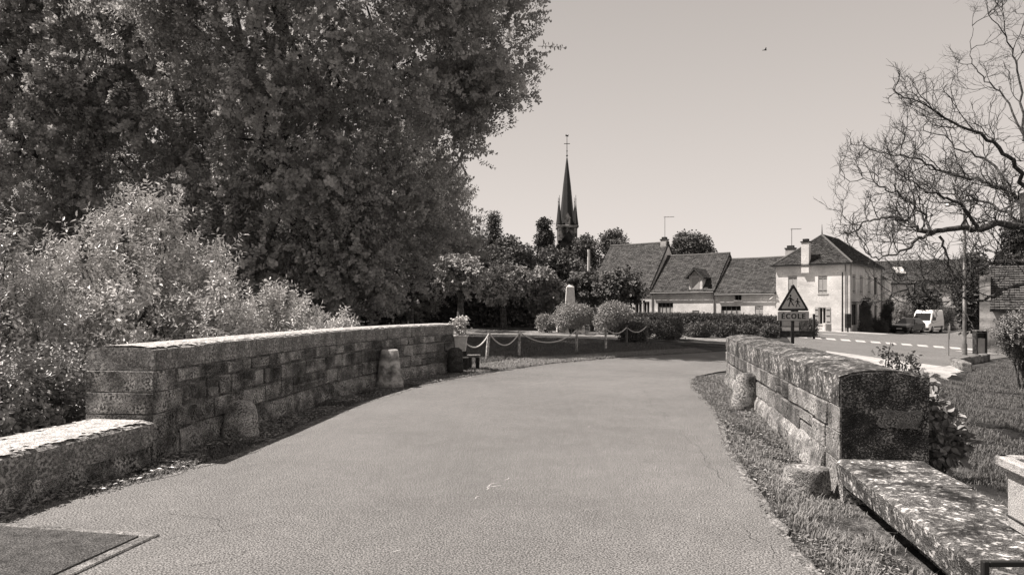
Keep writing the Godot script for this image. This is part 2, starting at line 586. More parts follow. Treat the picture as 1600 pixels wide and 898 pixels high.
# ------------------------------------------------------------------ materials
func make_materials() -> void:
	T.stone = speckle({"seed": 11, "size": 1024, "base": 0.71, "low": 0.4, "mid": 0.3, "grain": 0.6, "fgrit": 0.10, "fspot": 0.05, "pale_at": 0.60, "pale": 0.92, "dark_at": 0.46, "dark": 0.3, "flow": 0.005, "fmid": 0.035, "dsoft": 4.0, "psoft": 5.0})
	T.lichen = speckle({"seed": 23, "size": 1024, "base": 0.74, "low": 0.3, "mid": 0.3, "grain": 0.5, "fgrit": 0.09, "fspot": 0.028, "pale_at": 0.56, "pale": 0.97, "dark_at": 0.42, "dark": 0.45, "flow": 0.005, "fmid": 0.035, "dsoft": 4.0, "psoft": 8.0})
	T.patchy = speckle({"seed": 27, "size": 1024, "base": 0.52, "low": 0.3, "mid": 0.3, "grain": 0.5, "fgrit": 0.09, "fspot": 0.014, "pale_at": 0.585, "pale": 0.92, "dark_at": 0.42, "dark": 0.32, "flow": 0.005, "fmid": 0.03, "dsoft": 4.0, "psoft": 12.0})
	T.render = speckle({"seed": 31, "base": 0.90, "low": 0.16, "mid": 0.1, "grain": 0.06, "dark_at": 0.34, "dark": 0.7})
	T.asphalt = speckle({"seed": 41, "size": 1024, "base": 0.69, "low": 0.0, "mid": 0.12, "grain": 0.72, "fgrit": 0.082, "fmid": 0.05, "fspot": 0.09, "pale_at": 0.67, "pale": 0.92, "psoft": 8.0})
	T.soil = speckle({"seed": 51, "base": 0.55, "low": 0.3, "mid": 0.45, "grain": 0.35, "fspot": 0.1, "pale_at": 0.64, "pale": 0.9})
	T.grass = speckle({"seed": 61, "base": 0.60, "low": 0.3, "mid": 0.35, "grain": 0.35, "fmid": 0.08})
	T.bark = speckle({"seed": 71, "base": 0.58, "low": 0.4, "mid": 0.4, "grain": 0.15, "fspot": 0.02, "pale_at": 0.6, "pale": 0.85})
	T.blotch_road = speckle({"seed": 83, "base": 0.95, "low": 0.10, "mid": 0.06, "grain": 0.02, "flow": 0.01, "fmid": 0.05, "size": 256})
	T.gravel = speckle({"seed": 55, "base": 0.84, "low": 0.15, "mid": 0.2, "grain": 0.4, "fgrit": 0.12})
	T.blotch = speckle({"seed": 81, "base": 0.93, "low": 0.16, "mid": 0.14, "grain": 0.02, "flow": 0.01, "fmid": 0.02, "size": 256})
	T.blotch2 = speckle({"seed": 91, "base": 0.78, "low": 0.75, "mid": 0.6, "grain": 0.04, "flow": 0.012, "fmid": 0.03, "size": 256})
	T.granite = speckle({"seed": 101, "base": 0.78, "low": 0.05, "mid": 0.15, "grain": 0.9, "fgrit": 0.07, "fspot": 0.16, "pale_at": 0.66, "pale": 0.95, "dark_at": 0.42, "dark": 0.3, "fmid": 0.16})
	T.plain = speckle({"seed": 111, "base": 0.85, "low": 0.12, "mid": 0.08, "grain": 0.04, "size": 256})

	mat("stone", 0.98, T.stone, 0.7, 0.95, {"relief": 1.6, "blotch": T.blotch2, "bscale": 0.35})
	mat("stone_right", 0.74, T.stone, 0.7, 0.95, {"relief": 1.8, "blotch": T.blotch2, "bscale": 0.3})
	mat("stone_dark", 0.17, T.stone, 0.9, 0.95, {"relief": 1.6, "blotch": T.blotch2, "bscale": 0.5})
	mat("coping", 0.46, T.lichen, 0.6, 0.95, {"relief": 1.2, "blotch": T.blotch, "bscale": 0.3})
	mat("bench_stone", 0.68, T.patchy, 0.75, 0.95, {"relief": 1.6, "blotch": T.blotch2, "bscale": 0.45})
	T.black = speckle({"seed": 121, "size": 1024, "base": 0.46, "low": 0.4, "mid": 0.4, "grain": 0.5, "fgrit": 0.08, "fspot": 0.04, "pale_at": 0.57, "pale": 1.0, "flow": 0.004, "fmid": 0.02, "psoft": 16.0})
	mat("black_lichen", 0.27, T.black, 0.8, 0.95, {"relief": 1.6, "blotch": T.blotch2, "bscale": 0.6})
	mat("patch_mortar", 0.24, T.stone, 1.2, 0.95, {"relief": 1.2})
	mat("stone_smooth", 0.62, T.render, 0.8, 0.95, {"relief": 0.8, "blotch": T.blotch2, "bscale": 0.8})
	mat("white_lichen", 0.74, T.lichen, 1.0, 0.95, {"relief": 0.6})
	mat("mortar", 0.40, T.soil, 1.2, 1.0, {"relief": 1.0})
	mat("render_base", 0.8, T.stone, 0.6, 1.0, {"relief": 1.4, "blotch": T.blotch2, "bscale": 0.4})
	mat("asphalt", 0.36, T.asphalt, 0.62, 0.92, {"relief": 0.5, "blotch": T.blotch_road, "bscale": 0.09, "spec": 0.3})
	mat("crack", 0.06, T.soil, 2.0, 1.0)
	mat("paint", 0.75, T.plain, 0.7, 0.8, {"blotch": T.blotch, "bscale": 0.5})
	mat("gravel", 0.62, T.gravel, 0.8, 1.0, {"blotch": T.blotch, "bscale": 0.2})
	mat("gravel_grey", 0.62, T.soil, 1.6, 1.0, {"relief": 1.0})
	mat("soil", 0.42, T.soil, 0.9, 1.0, {"relief": 1.5, "blotch": T.blotch2, "bscale": 0.25})
	mat("grass_ground", 0.20, T.grass, 0.7, 1.0, {"blotch": T.blotch2, "bscale": 0.1, "relief": 2.0})
	mat("dry_grass", 0.62, T.grass, 0.6, 1.0, {"blotch": T.blotch, "bscale": 0.12})
	mat("blade", 0.15, null, 1.0, 0.7, {"back": 0.5})
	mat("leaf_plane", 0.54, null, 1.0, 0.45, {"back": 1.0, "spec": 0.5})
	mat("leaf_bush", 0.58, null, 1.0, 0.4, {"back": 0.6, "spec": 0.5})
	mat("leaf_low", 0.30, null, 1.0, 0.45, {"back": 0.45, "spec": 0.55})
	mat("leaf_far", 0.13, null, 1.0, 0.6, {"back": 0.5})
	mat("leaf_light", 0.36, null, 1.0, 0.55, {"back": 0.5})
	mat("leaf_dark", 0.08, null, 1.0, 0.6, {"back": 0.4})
	mat("leaf_ivy", 0.22, null, 1.0, 0.5, {"back": 0.35, "spec": 0.55})
	mat("bark", 0.22, T.bark, 0.9, 0.95, {"relief": 1.0, "world": false})
	mat("bark_plane", 0.30, T.bark, 0.5, 0.95, {"relief": 1.0, "world": false})
	mat("bark_bare", 0.20, T.bark, 2.0, 0.9, {"relief": 0.6, "world": false})
	mat("wall", 0.92, T.render, 0.25, 0.95, {"blotch": T.blotch, "bscale": 0.08})
	mat("wall_grey", 0.62, T.render, 0.25, 0.95, {"blotch": T.blotch, "bscale": 0.1})
	mat("wall_shed", 0.50, T.render, 0.35, 0.95, {"blotch": T.blotch2, "bscale": 0.15})
	mat("tile", 0.28, T.stone, 0.5, 0.9, {"blotch": T.blotch, "bscale": 0.12})
	mat("tile_dark", 0.13, T.stone, 0.5, 0.9, {"blotch": T.blotch2, "bscale": 0.12})
	mat("slate", 0.045, T.plain, 0.5, 0.55)
	mat("wood", 0.36, T.bark, 0.6, 0.8)
	mat("wood_pale", 1.0, T.bark, 0.8, 0.85)
	mat("shutter", 0.50, T.plain, 0.5, 0.7)
	mat("dark_wood", 0.10, T.bark, 0.6, 0.7)
	mat("white", 0.85, T.plain, 0.5, 0.6)
	mat("white_paint", 0.80, null, 1.0, 0.25, {"spec": 0.5})
	mat("black_paint", 0.015, null, 1.0, 0.25, {"spec": 0.5})
	mat("car_paint", 0.03, null, 1.0, 0.18, {"spec": 0.5})
	mat("black_steel", 0.02, null, 1.0, 0.4)
	mat("rubber", 0.025, null, 1.0, 0.8)
	mat("glass", 0.02, null, 1.0, 0.05, {"spec": 0.5})
	mat("metal", 0.42, T.plain, 0.5, 0.45, {"metal": 0.6})
	mat("lead", 0.28, T.plain, 0.5, 0.6)
	mat("plate", 0.16, T.granite, 1.4, 0.6, {"relief": 0.8, "metal": 0.2, "blotch": T.blotch, "bscale": 1.2})
	mat("sign_face", 0.75, T.plain, 0.7, 0.4)
	mat("sign_plate", 0.72, T.plain, 0.7, 0.4)
	mat("rope", 0.85, T.plain, 6.0, 0.9)
	mat("granite", 0.66, T.granite, 2.6, 0.8, {"relief": 0.3})
	mat("pot", 0.72, T.render, 1.5, 0.9)
	mat("petal", 0.75, null, 1.0, 0.6, {"back": 0.5})
	mat("obelisk", 0.80, T.render, 0.6, 0.9)
	mat("curtain", 0.75, T.plain, 1.0, 0.9)
	T.spray_plane = shoot(24, 1.05, 0.21, 0.19, 5)
	T.spray_bush = shoot(18, 0.50, 0.15, 0.055, 6)
	T.spray_low = shoot(14, 0.32, 0.10, 0.06, 7)
	T.spray_far = sprig(14, 0.34, 0.26, 0.62, 8, false)
	T.spray_mid = shoot(12, 0.7, 0.38, 0.28, 9)
	T.spray_fine = sprig(16, 0.12, 0.06, 0.22, 10, false)
	T.spray_ivy = sprig(9, 0.11, 0.08, 0.13, 12)
	T.spray_cone = sprig(14, 0.40, 0.09, 0.5, 13, false)

# ------------------------------------------------------------------ polyline helpers (x, d)
func spline(pts: Array, step: float) -> Array:
	var c := Curve2D.new()
	for i in pts.size():
		var a: Vector2 = pts[maxi(i - 1, 0)]
		var b: Vector2 = pts[mini(i + 1, pts.size() - 1)]
		var t := (b - a) / 6.0
		c.add_point(pts[i], -t, t)
	c.bake_interval = 0.05
	var l := c.get_baked_length()
	var out := []
	var n := int(l / step) + 1
	for i in n + 1:
		out.append(c.sample_baked(l * i / n))
	return out

func along(path: Array, s: float) -> Array:      # [point, tangent] at arc length s
	var acc := 0.0
	for i in path.size() - 1:
		var a: Vector2 = path[i]
		var b: Vector2 = path[i + 1]
		var l := a.distance_to(b)
		if acc + l >= s or i == path.size() - 2:
			return [a + (b - a).normalized() * (s - acc), (b - a).normalized()]
		acc += l
	return []

func plen(path: Array) -> float:
	var l := 0.0
	for i in path.size() - 1:
		l += path[i].distance_to(path[i + 1])
	return l

func slab_along(m: MB, path: Array, s0: float, s1: float, side: float, prof: Array, jit := 0.0, R: RandomNumberGenerator = null) -> void:
	# prof: [across (from the road face outwards), height], counter-clockwise when looking along the path with the outside to the right
	var n := maxi(1, int((s1 - s0) / 0.3))
	var rings := []
	for i in n + 1:
		var q := along(path, lerpf(s0, s1, float(i) / n))
		var o := Vector2(-q[1].y, q[1].x) * (1.0 if side < 0 else -1.0)
		var ring := []
		for p in prof:
			var w: Vector2 = q[0] + o * p[0]
			var j := Vector3.ZERO
			if R != null: j = Vector3(R.randf_range(-1, 1), R.randf_range(-1, 1), R.randf_range(-1, 1)) * jit
			ring.append(V(w.x, p[1], w.y) + j)
		rings.append(ring)
	var cen := Vector3.ZERO
	for i in n:
		cen = Vector3.ZERO
		for p in rings[i]: cen += p
		for p in rings[i + 1]: cen += p
		cen /= 2.0 * prof.size()
		for k in prof.size():
			var t := (k + 1) % prof.size()
			m.otri(rings[i][k], rings[i][t], rings[i + 1][t], cen)
			m.otri(rings[i][k], rings[i + 1][t], rings[i + 1][k], cen)
	var mid: Vector3 = (rings[0][0] + rings[n][2]) * 0.5
	for e in [0, n]:
		for k in range(1, prof.size() - 1):
			m.otri(rings[e][0], rings[e][k], rings[e][k + 1], mid)

func frame_at(path: Array, s: float, side: float) -> Array:   # [point, basis with x along, z across outward, outward 2d]
	var q := along(path, s)
	var o := Vector2(-q[1].y, q[1].x) * (1.0 if side < 0 else -1.0)
	var x := Vector3(q[1].x, 0, -q[1].y)
	var z := x.cross(Vector3.UP)
	return [q[0], Basis(x, Vector3.UP, z), o]

func parapet(o: Dictionary) -> Node3D:
	var path: Array = o.path
	var side: float = o.side
	var th: float = o.thick
	var R := RandomNumberGenerator.new()
	R.seed = o.seed
	var L := plen(path)
	var t := thing("bridge_parapet", o.label, "parapet", V(path[0].x, 0, path[0].y), 0, "bridge parapets")
	var smat: Material = M[o.mat]
	var top: float = o.top
	var cope: float = o.cope
	# core with joints set back behind the stones
	var m := MB.new()
	slab_along(m, path, 0.08, L - 0.03, side, [[o.joint, -0.5], [th - 0.02, -0.5], [th - 0.02, top - cope * 0.5], [o.joint, top - cope * 0.5]])
	ap("mortar_core", m, M.mortar, t)
	# smooth rendered foot
	m = MB.new()
	slab_along(m, path, 0.45, L - 0.02, side, [[o.foot_out * -1.0, -0.4], [th * 0.5, -0.4], [th * 0.5, o.foot], [0.0, o.foot], [o.foot_out * -0.5, o.foot * 0.55]], 0.012, R)
	ap("rendered_foot", m, M.render_base, t)
	# coping
	var s := 0.0
	var first := true
	while s < L - 0.05:
		var l: float = R.randf_range(o.cope_len[0], o.cope_len[1])
		if L - s - l < 0.4: l = L - s
		m = MB.new()
		var g := R.randf_range(0.85, 1.1)
		m.col = Color(g, g, g)
		var y0 := top - cope
		var dy := R.randf_range(-0.008, 0.008)
		var pr := [[-0.004, y0 + 0.003], [th + 0.015, y0 + 0.003]]
		var arc: float = o.arc
		for k in 7:
			var u := float(k) / 6.0
			pr.append([lerpf(th + 0.015, -0.004, u), top - arc + arc * sin(u * PI) ** 0.6 + dy])
		slab_along(m, path, s + 0.006, s + l - 0.006, side, pr, 0.007, R)
		ap("coping_stone", m, M[o.cope_mat], t)
		first = false
		s += l
	# end pier: quoins through the whole thickness
	for q in o.quoins:
		m = MB.new()
		var f := frame_at(path, q[2] * 0.5 - 0.015, side)
		var c: Vector2 = f[0] + f[2] * (th * 0.5)
		m.col = Color(q[3], q[3], q[3])
		m.cbox(V(c.x, (q[0] + q[1]) * 0.5, c.y), Vector3(q[2], q[1] - q[0] - 0.004, th + 0.01), 0.004, f[1], 0.003, R)
		ap("quoin", m, M[q[4]], t)
	if o.has("black_end"):
		# crust of black lichen over the end, with a newer mortar patch
		var e := []
		for q in [[0.012, -0.3], [th - 0.012, -0.3]]: e.append(q)
		for k in 9:
			var u := k / 8.0
			e.append([lerpf(th - 0.006, 0.012, u), top - 0.016 - o.arc + o.arc * sin(u * PI) ** 0.6])
		m = MB.new()
		slab_along(m, path, -0.034, 0.02, side, e, 0.004, R)
		ap("blackened_end", m, M.black_lichen, t)
		m = MB.new()
		var ring := []
		for k in 26:
			var w := TAU * k / 26.0
			var rr := 1.0 / maxf(absf(cos(w)) / 0.20, absf(sin(w)) / 0.085) * R.randf_range(0.78, 1.04)
			ring.append([0.48 + cos(w) * rr, 0.60 + sin(w) * rr])
		slab_along(m, path, -0.0375, -0.02, side, ring)
		ap("mortar_patch", m, M.patch_mortar, t)
	if o.has("crust"):
		crust(t, path, 0.02, L - 0.02, side, th, func(u: float) -> float: return top - o.arc + o.arc * sin(u * PI) ** 0.6 + 0.009, 5)
	# coursed stones on the road face
	for cs in o.courses:
		s = cs[4] if cs.size() > 4 else 0.4
		while s < L - 0.1:
			var l: float = R.randf_range(cs[2], cs[3])
			if L - s - l < 0.15: l = L - s
			var y0: float = cs[0]
			var y1: float = cs[1]
			var split: bool = R.randf() < 0.12 and y1 - y0 > 0.2
			for k in (2 if split else 1):
				var ya := y0 if k == 0 else (y0 + y1) * 0.5
				var yb := (y0 + y1) * 0.5 if (split and k == 0) else y1
				m = MB.new()
				var f := frame_at(path, s + l * 0.5, side)
				var out := R.randf_range(0.0, 0.014)
				var c: Vector2 = f[0] + f[2] * (0.08 - out)
				var g := R.randf_range(0.45, 1.2)
				if R.randf() < o.pale: g = R.randf_range(1.7, 2.5)
				m.col = Color(g, g, g)
				m.cbox(V(c.x, (ya + yb) * 0.5 + R.randf_range(-0.008, 0.008), c.y), Vector3(l - 0.02, yb - ya - R.randf_range(0.010, 0.024), 0.17), R.randf_range(0.008, 0.016), f[1] * Basis(Vector3(0, 0, 1), R.randf_range(-0.007, 0.007) / l), 0.008, R)
				ap("stone", m, smat, t)
			s += l
	return t

func crust(t: Node3D, path: Array, s0: float, s1: float, side: float, th: float, y: Callable, sd: int) -> void:
	# flakes of white lichen grown together on a stone top, with ragged holes
	var nz := FastNoiseLite.new()
	nz.seed = sd
	nz.frequency = 9.0
	var m := MB.new()
	var na := int((s1 - s0) / 0.035)
	var nc := int(th / 0.035)
	var R := RandomNumberGenerator.new()
	R.seed = sd
	var pt := []
	for i in na + 1:
		var q := along(path, lerpf(s0, s1, float(i) / na))
		var o := Vector2(-q[1].y, q[1].x) * (1.0 if side < 0 else -1.0)
		var row := []
		for k in nc + 1:
			var u := th * k / nc
			var w: Vector2 = q[0] + o * (u + R.randf_range(-0.01, 0.01)) + q[1] * R.randf_range(-0.01, 0.01)
			row.append(V(w.x, y.call(u / th) + R.randf_range(0.002, 0.005), w.y))
		pt.append(row)
	for i in na:
		for k in nc:
			var c: Vector3 = (pt[i][k] + pt[i + 1][k + 1]) * 0.5
			var edge := minf(k, nc - 1 - k) / float(nc)
			if nz.get_noise_2d(c.x, c.z) * 1.0 < 0.02 - edge * 1.6 + (0.1 if edge < 0.02 else -0.12): continue
			m.otri(pt[i][k], pt[i + 1][k], pt[i + 1][k + 1], c - Vector3(0, 1, 0)); m.otri(pt[i][k], pt[i + 1][k + 1], pt[i][k + 1], c - Vector3(0, 1, 0))
	ap("lichen_crust", m, M.white_lichen, t).set_meta("kind", "stuff")

func guard_stone(label: String, at: Vector3, prof: Array, squash: Vector3, material: String, sd: int, lean := 0.0) -> void:
	var R := RandomNumberGenerator.new()
	R.seed = sd
	var t := thing("guard_stone", label, "guard stone", at, 0, "guard stones along the parapets")
	var m := MB.new()
	m.lathe(Vector3.ZERO, prof, 14, 0.05, R, squash)
	m.smooth()
	var o := put("stone_body", m, M[material], t)
	o.rotation.z = lean

# ------------------------------------------------------------------ houses
func facade_spot(o: Vector2, px: float, back := 0.0) -> float:     # metres along FD from o where the front is seen at px
	var k := (px - 800.0) / F
	var q := o + FN * back
	return (q.x - k * q.y) / (-FD.x + FD.y * k)

func wp(o: Vector2, dir: Vector2, t: float, y: float, into: Vector2, back: float) -> Vector3:
	var q := o + dir * t + into * back
	return V(q.x, y, q.y)

func wall_holes(m: MB, o: Vector2, dir: Vector2, into: Vector2, len_: float, y0: float, y1: float, holes: Array, thick := 0.35) -> void:
	# a wall with real openings; holes: [t0, t1, y0, y1]
	var xs := [0.0, len_]
	var ys := [y0, y1]
	for h in holes:
		xs.append_array([h[0], h[1]]); ys.append_array([h[2], h[3]])
	xs.sort(); ys.sort()
	var c := wp(o, dir, len_ * 0.5, (y0 + y1) * 0.5, into, thick * 0.5)
	for i in xs.size() - 1:
		if xs[i + 1] - xs[i] < 0.001: continue
		for j in ys.size() - 1:
			if ys[j + 1] - ys[j] < 0.001: continue
			var mx: float = (xs[i] + xs[i + 1]) * 0.5
			var my: float = (ys[j] + ys[j + 1]) * 0.5
			var hole := false
			for h in holes:
				if mx > h[0] and mx < h[1] and my > h[2] and my < h[3]: hole = true
			if hole: continue
			for b in [0.0, thick]:
				var q := [wp(o, dir, xs[i], ys[j], into, b), wp(o, dir, xs[i + 1], ys[j], into, b), wp(o, dir, xs[i + 1], ys[j + 1], into, b), wp(o, dir, xs[i], ys[j + 1], into, b)]
				var ref: Vector3 = q[0] + (wp(o, dir, 0, 0, into, 1.0) - wp(o, dir, 0, 0, into, 0.0)) * (1.0 if b == 0.0 else -1.0)
				m.otri(q[0], q[1], q[2], ref); m.otri(q[0], q[2], q[3], ref)
	for h in holes + [[0.0, len_, y0, y1]]:
		var r := [[h[0], h[2]], [h[1], h[2]], [h[1], h[3]], [h[0], h[3]]]
		var inner: bool = not (h[0] == 0.0 and h[1] == len_)
		var mid := wp(o, dir, (h[0] + h[1]) * 0.5, (h[2] + h[3]) * 0.5, into, thick * 0.5)
		for k in 4:
			var a: Array = r[k]
			var b: Array = r[(k + 1) % 4]
			var q := [wp(o, dir, a[0], a[1], into, 0), wp(o, dir, b[0], b[1], into, 0), wp(o, dir, b[0], b[1], into, thick), wp(o, dir, a[0], a[1], into, thick)]
			if inner:
				var e: Vector3 = (q[0] + q[2]) - mid
				m.otri(q[0], q[1], q[2], e); m.otri(q[0], q[2], q[3], e)
			else:
				m.otri(q[0], q[1], q[2], mid); m.otri(q[0], q[2], q[3], mid)

func panel(m: MB, o: Vector2, dir: Vector2, into: Vector2, t0: float, t1: float, y0: float, y1: float, b0: float, b1: float) -> void:
	var a := wp(o, dir, t0, y0, into, b0)
	var c := wp(o, dir, t1, y1, into, b1)
	var bx := (wp(o, dir, 1, 0, into, 0) - wp(o, dir, 0, 0, into, 0)).normalized()
	var bz := (wp(o, dir, 0, 0, into, 1) - wp(o, dir, 0, 0, into, 0)).normalized()
	var bb := Basis(bx, Vector3.UP, bx.cross(Vector3.UP))
	m.box((a + c) * 0.5, Vector3(absf(t1 - t0), absf(y1 - y0), absf(b1 - b0)), bb)

func window_in(h: Node3D, o: Vector2, dir: Vector2, into: Vector2, r: Array, kind: String) -> void:
	var w: float = r[1] - r[0]
	var m := MB.new()
	if kind == "closed":          # pair of closed wooden shutters with hinges
		for k in 2:
			m = MB.new()
			panel(m, o, dir, into, r[0] + w * 0.5 * k + 0.015, r[0] + w * 0.5 * (k + 1) - 0.015, r[2] + 0.02, r[3] - 0.02, 0.05, 0.1)
			var sh := ap("shutter", m, M.shutter, h)
			for y in [r[2] + 0.25, r[3] - 0.25]:
				m = MB.new()
				panel(m, o, dir, into, r[0] + w * 0.5 * k + 0.05, r[0] + w * 0.5 * (k + 1) - 0.05, y - 0.03, y + 0.03, 0.03, 0.052)
				ap("hinge", m, M.dark_wood, sh)
	elif kind == "dark":
		panel(m, o, dir, into, r[0], r[1], r[2], r[3], 0.2, 0.24)
		var p := ap("window_pane", m, M.glass, h)
		m = MB.new()
		panel(m, o, dir, into, r[0] + w * 0.5 - 0.03, r[0] + w * 0.5 + 0.03, r[2], r[3], 0.14, 0.2)
		panel(m, o, dir, into, r[0], r[0] + 0.06, r[2], r[3], 0.14, 0.2)
		panel(m, o, dir, into, r[1] - 0.06, r[1], r[2], r[3], 0.14, 0.2)
		panel(m, o, dir, into, r[0] + 0.06, r[1] - 0.06, r[3] - 0.06, r[3], 0.145, 0.2)
		ap("window_frame", m, M.white if r.size() > 4 else M.wood, h)
	elif kind == "garage":
		panel(m, o, dir, into, r[0], r[1], r[2], r[3] - 0.45, 0.18, 0.22)
		ap("garage_door", m, M.shutter, h)
		m = MB.new()
		panel(m, o, dir, into, r[0], r[1], r[3] - 0.45, r[3], 0.2, 0.24)
		ap("window_pane", m, M.glass, h)
		m = MB.new()
		for k in 5:
			var x := lerpf(r[0], r[1], k / 4.0)
			panel(m, o, dir, into, x - 0.03, x + 0.03, r[2], r[3], 0.13, 0.18)
		ap("garage_frame", m, M.wood, h)
	m = MB.new()
	panel(m, o, dir, into, r[0] - 0.08, r[1] + 0.08, r[2] - 0.1, r[2], -0.06, 0.12)
	ap("window_sill", m, M.wall, h)

func tiled(h: Node3D, called: String, a: Vector3, b: Vector3, c: Vector3, d: Vector3, material: String, sd: int) -> void:
	# roof slope: eave a-b, ridge d-c; tiles laid in lapped rows, joined
	var R := RandomNumberGenerator.new()
	R.seed = sd
	var m := MB.new()
	var nrm := (b - a).cross(d - a).normalized()
	if nrm.y < 0: nrm = -nrm
	# underlay
	m.col = Color(0.6, 0.6, 0.6)
	var cen := (a + b + c + d) * 0.25 - nrm
	m.otri(a, b, c, cen); m.otri(a, c, d, cen)
	var low := a - nrm * 0.14
	var q := [a - nrm * 0.14, b - nrm * 0.14, c - nrm * 0.14, d - nrm * 0.14]
	var top := [a, b, c, d]
	m.otri(q[0], q[1], q[2], cen + nrm * 2); m.otri(q[0], q[2], q[3], cen + nrm * 2)
	for k in 4:
		var k2 := (k + 1) % 4
		m.otri(q[k], q[k2], top[k2], cen + nrm); m.otri(q[k], top[k2], top[k], cen + nrm)
	var slope := a.distance_to(d)
	var rows := int(slope / 0.2)
	for i in rows:
		var t0 := float(i) / rows
		var t1 := float(i + 1) / rows
		var l0 := a.lerp(d, t0)
		var r0 := b.lerp(c, t0)
		var l1 := a.lerp(d, t1)
		var r1 := b.lerp(c, t1)
		var n := maxi(1, int(l0.distance_to(r0) / 0.24))
		for k in n:
			var u0 := (k + 0.04) / n
			var u1 := (k + 0.96) / n
			var lift := R.randf_range(0.06, 0.1)
			var g := R.randf_range(0.5, 1.35)
			if R.randf() < 0.06: g *= 1.5
			m.col = Color(g, g, g)
			var p0 := l0.lerp(r0, u0) + nrm * lift
			var p1 := l0.lerp(r0, u1) + nrm * (lift + R.randf_range(-0.008, 0.008))
			var p2 := l1.lerp(r1, u1) + nrm * 0.012
			var p3 := l1.lerp(r1, u0) + nrm * 0.012
			m.otri(p0, p1, p2, cen); m.otri(p0, p2, p3, cen)
			var dn := (a - d).normalized()
			m.otri(p0, p1, p1 - nrm * 0.06, p2 - nrm); m.otri(p0, p1 - nrm * 0.06, p0 - nrm * 0.06, p2 - nrm)
	var o := ap(called, m, M[material], h)
	o.set_meta("kind", "stuff")

func gable_house(h: Node3D, o: Vector2, len_: float, y0: float, eave: float, ridge: float, depth: float, over: float, holes: Array, kinds: Array, wallmat: String, roofmat: String, sd: int, rise_back := 0.0) -> void:
	var m := MB.new()
	wall_holes(m, o, FD, FN, len_, y0 - 0.6, eave, holes)
	ap("front_wall", m, M[wallmat], h)
	for i in holes.size():
		window_in(h, o, FD, FN, holes[i], kinds[i])
	m = MB.new()
	panel(m, o, FD, FN, 0.0, len_, y0 - 0.6, eave, depth * 2 - 0.35, depth * 2)
	ap("back_wall", m, M[wallmat], h)
	for k in 2:
		m = MB.new()
		var t := 0.175 if k == 0 else len_ - 0.175
		var q := [wp(o, FD, t, y0 - 0.6, FN, 0.35), wp(o, FD, t, y0 - 0.6, FN, depth * 2 - 0.35), wp(o, FD, t, eave - 0.05, FN, depth * 2 - 0.35), wp(o, FD, t, ridge - 0.35, FN, depth), wp(o, FD, t, eave - 0.05, FN, 0.35)]
		var s := (wp(o, FD, 1, 0, FN, 0) - wp(o, FD, 0, 0, FN, 0)).normalized() * 0.17
		var c: Vector3 = (q[0] + q[1] + q[3]) / 3.0
		for sg in [-1.0, 1.0]:
			m.otri(q[0] + s * sg, q[1] + s * sg, q[2] + s * sg, c); m.otri(q[0] + s * sg, q[2] + s * sg, q[4] + s * sg, c); m.otri(q[4] + s * sg, q[2] + s * sg, q[3] + s * sg, c)
		for i in 5:
			var e: int = (i + 1) % 5
			m.otri(q[i] - s, q[e] - s, q[e] + s, c); m.otri(q[i] - s, q[e] + s, q[i] + s, c)
		ap("gable_wall", m, M[wallmat], h)
	var drop := over * (ridge - eave) / depth
	var a := wp(o, FD, -0.02, eave - drop + 0.1, FN, -over)
	var b := wp(o, FD, len_ + 0.02, eave - drop + 0.1, FN, -over)
	var c := wp(o, FD, len_ + 0.02, ridge + 0.1, FN, depth)
	var d := wp(o, FD, -0.02, ridge + 0.1, FN, depth)
	tiled(h, "roof_tiles", a, b, c, d, roofmat, sd)
	var a2 := wp(o, FD, -0.02, eave - drop + 0.1, FN, depth * 2 + over)
	var b2 := wp(o, FD, len_ + 0.02, eave - drop + 0.1, FN, depth * 2 + over)
	tiled(h, "roof_tiles", b2, a2, d, c, roofmat, sd + 1)
	m = MB.new()
	m.tube([d + Vector3(0, 0.03, 0), (c + d) * 0.5 + Vector3(0, 0.0, 0), c + Vector3(0, 0.03, 0)], [0.13, 0.13, 0.13], 8)
	ap("ridge_tiles", m, M[roofmat], h)
	m = MB.new()
	var g := wp(o, FD, 0.05, eave - drop - 0.02, FN, -over - 0.07)
	var g2 := wp(o, FD, len_ - 0.05, eave - drop - 0.02, FN, -over - 0.07)
	m.tube([g, g2], [0.07, 0.07], 8)
	ap("gutter", m, M.lead, h)

func chimney(h: Node3D, at: Vector3, w: float, dp: float, hgt: float, material := "wall_grey") -> void:
	var bx := Vector3(FD.x, 0, -FD.y)
	var b := Basis(bx, Vector3.UP, bx.cross(Vector3.UP))
	var m := MB.new()
	m.box(at + Vector3(0, hgt * 0.5, 0), Vector3(w, hgt, dp), b)
	var c := ap("chimney", m, M[material], h)
	m = MB.new()
	m.cbox(at + Vector3(0, hgt + 0.06, 0), Vector3(w + 0.16, 0.12, dp + 0.16), 0.03, b)
	m.box(at + Vector3(0, hgt + 0.24, 0), Vector3(w * 0.7, 0.24, dp * 0.7), b)
	ap("chimney_cap", m, M.tile_dark, c)

func antenna(h: Node3D, at: Vector3, hgt: float, arm: float) -> void:
	var m := MB.new()
	m.tube([at, at + Vector3(0, hgt, 0)], [0.035, 0.03], 6)
	var y := at + Vector3(0, hgt - 0.1, 0)
	m.tube([y + Vector3(-0.15, 0, 0), y + Vector3(arm, 0.05, 0)], [0.025, 0.025], 6)
	for k in 7:
		var p := y + Vector3(arm * (k + 0.5) / 7.0, 0.03, 0)
		m.tube([p + Vector3(0.0, -0.02, -0.28), p + Vector3(0.0, 0.02, 0.28)], [0.014, 0.014], 5)
	ap("antenna", m, M.metal, h)

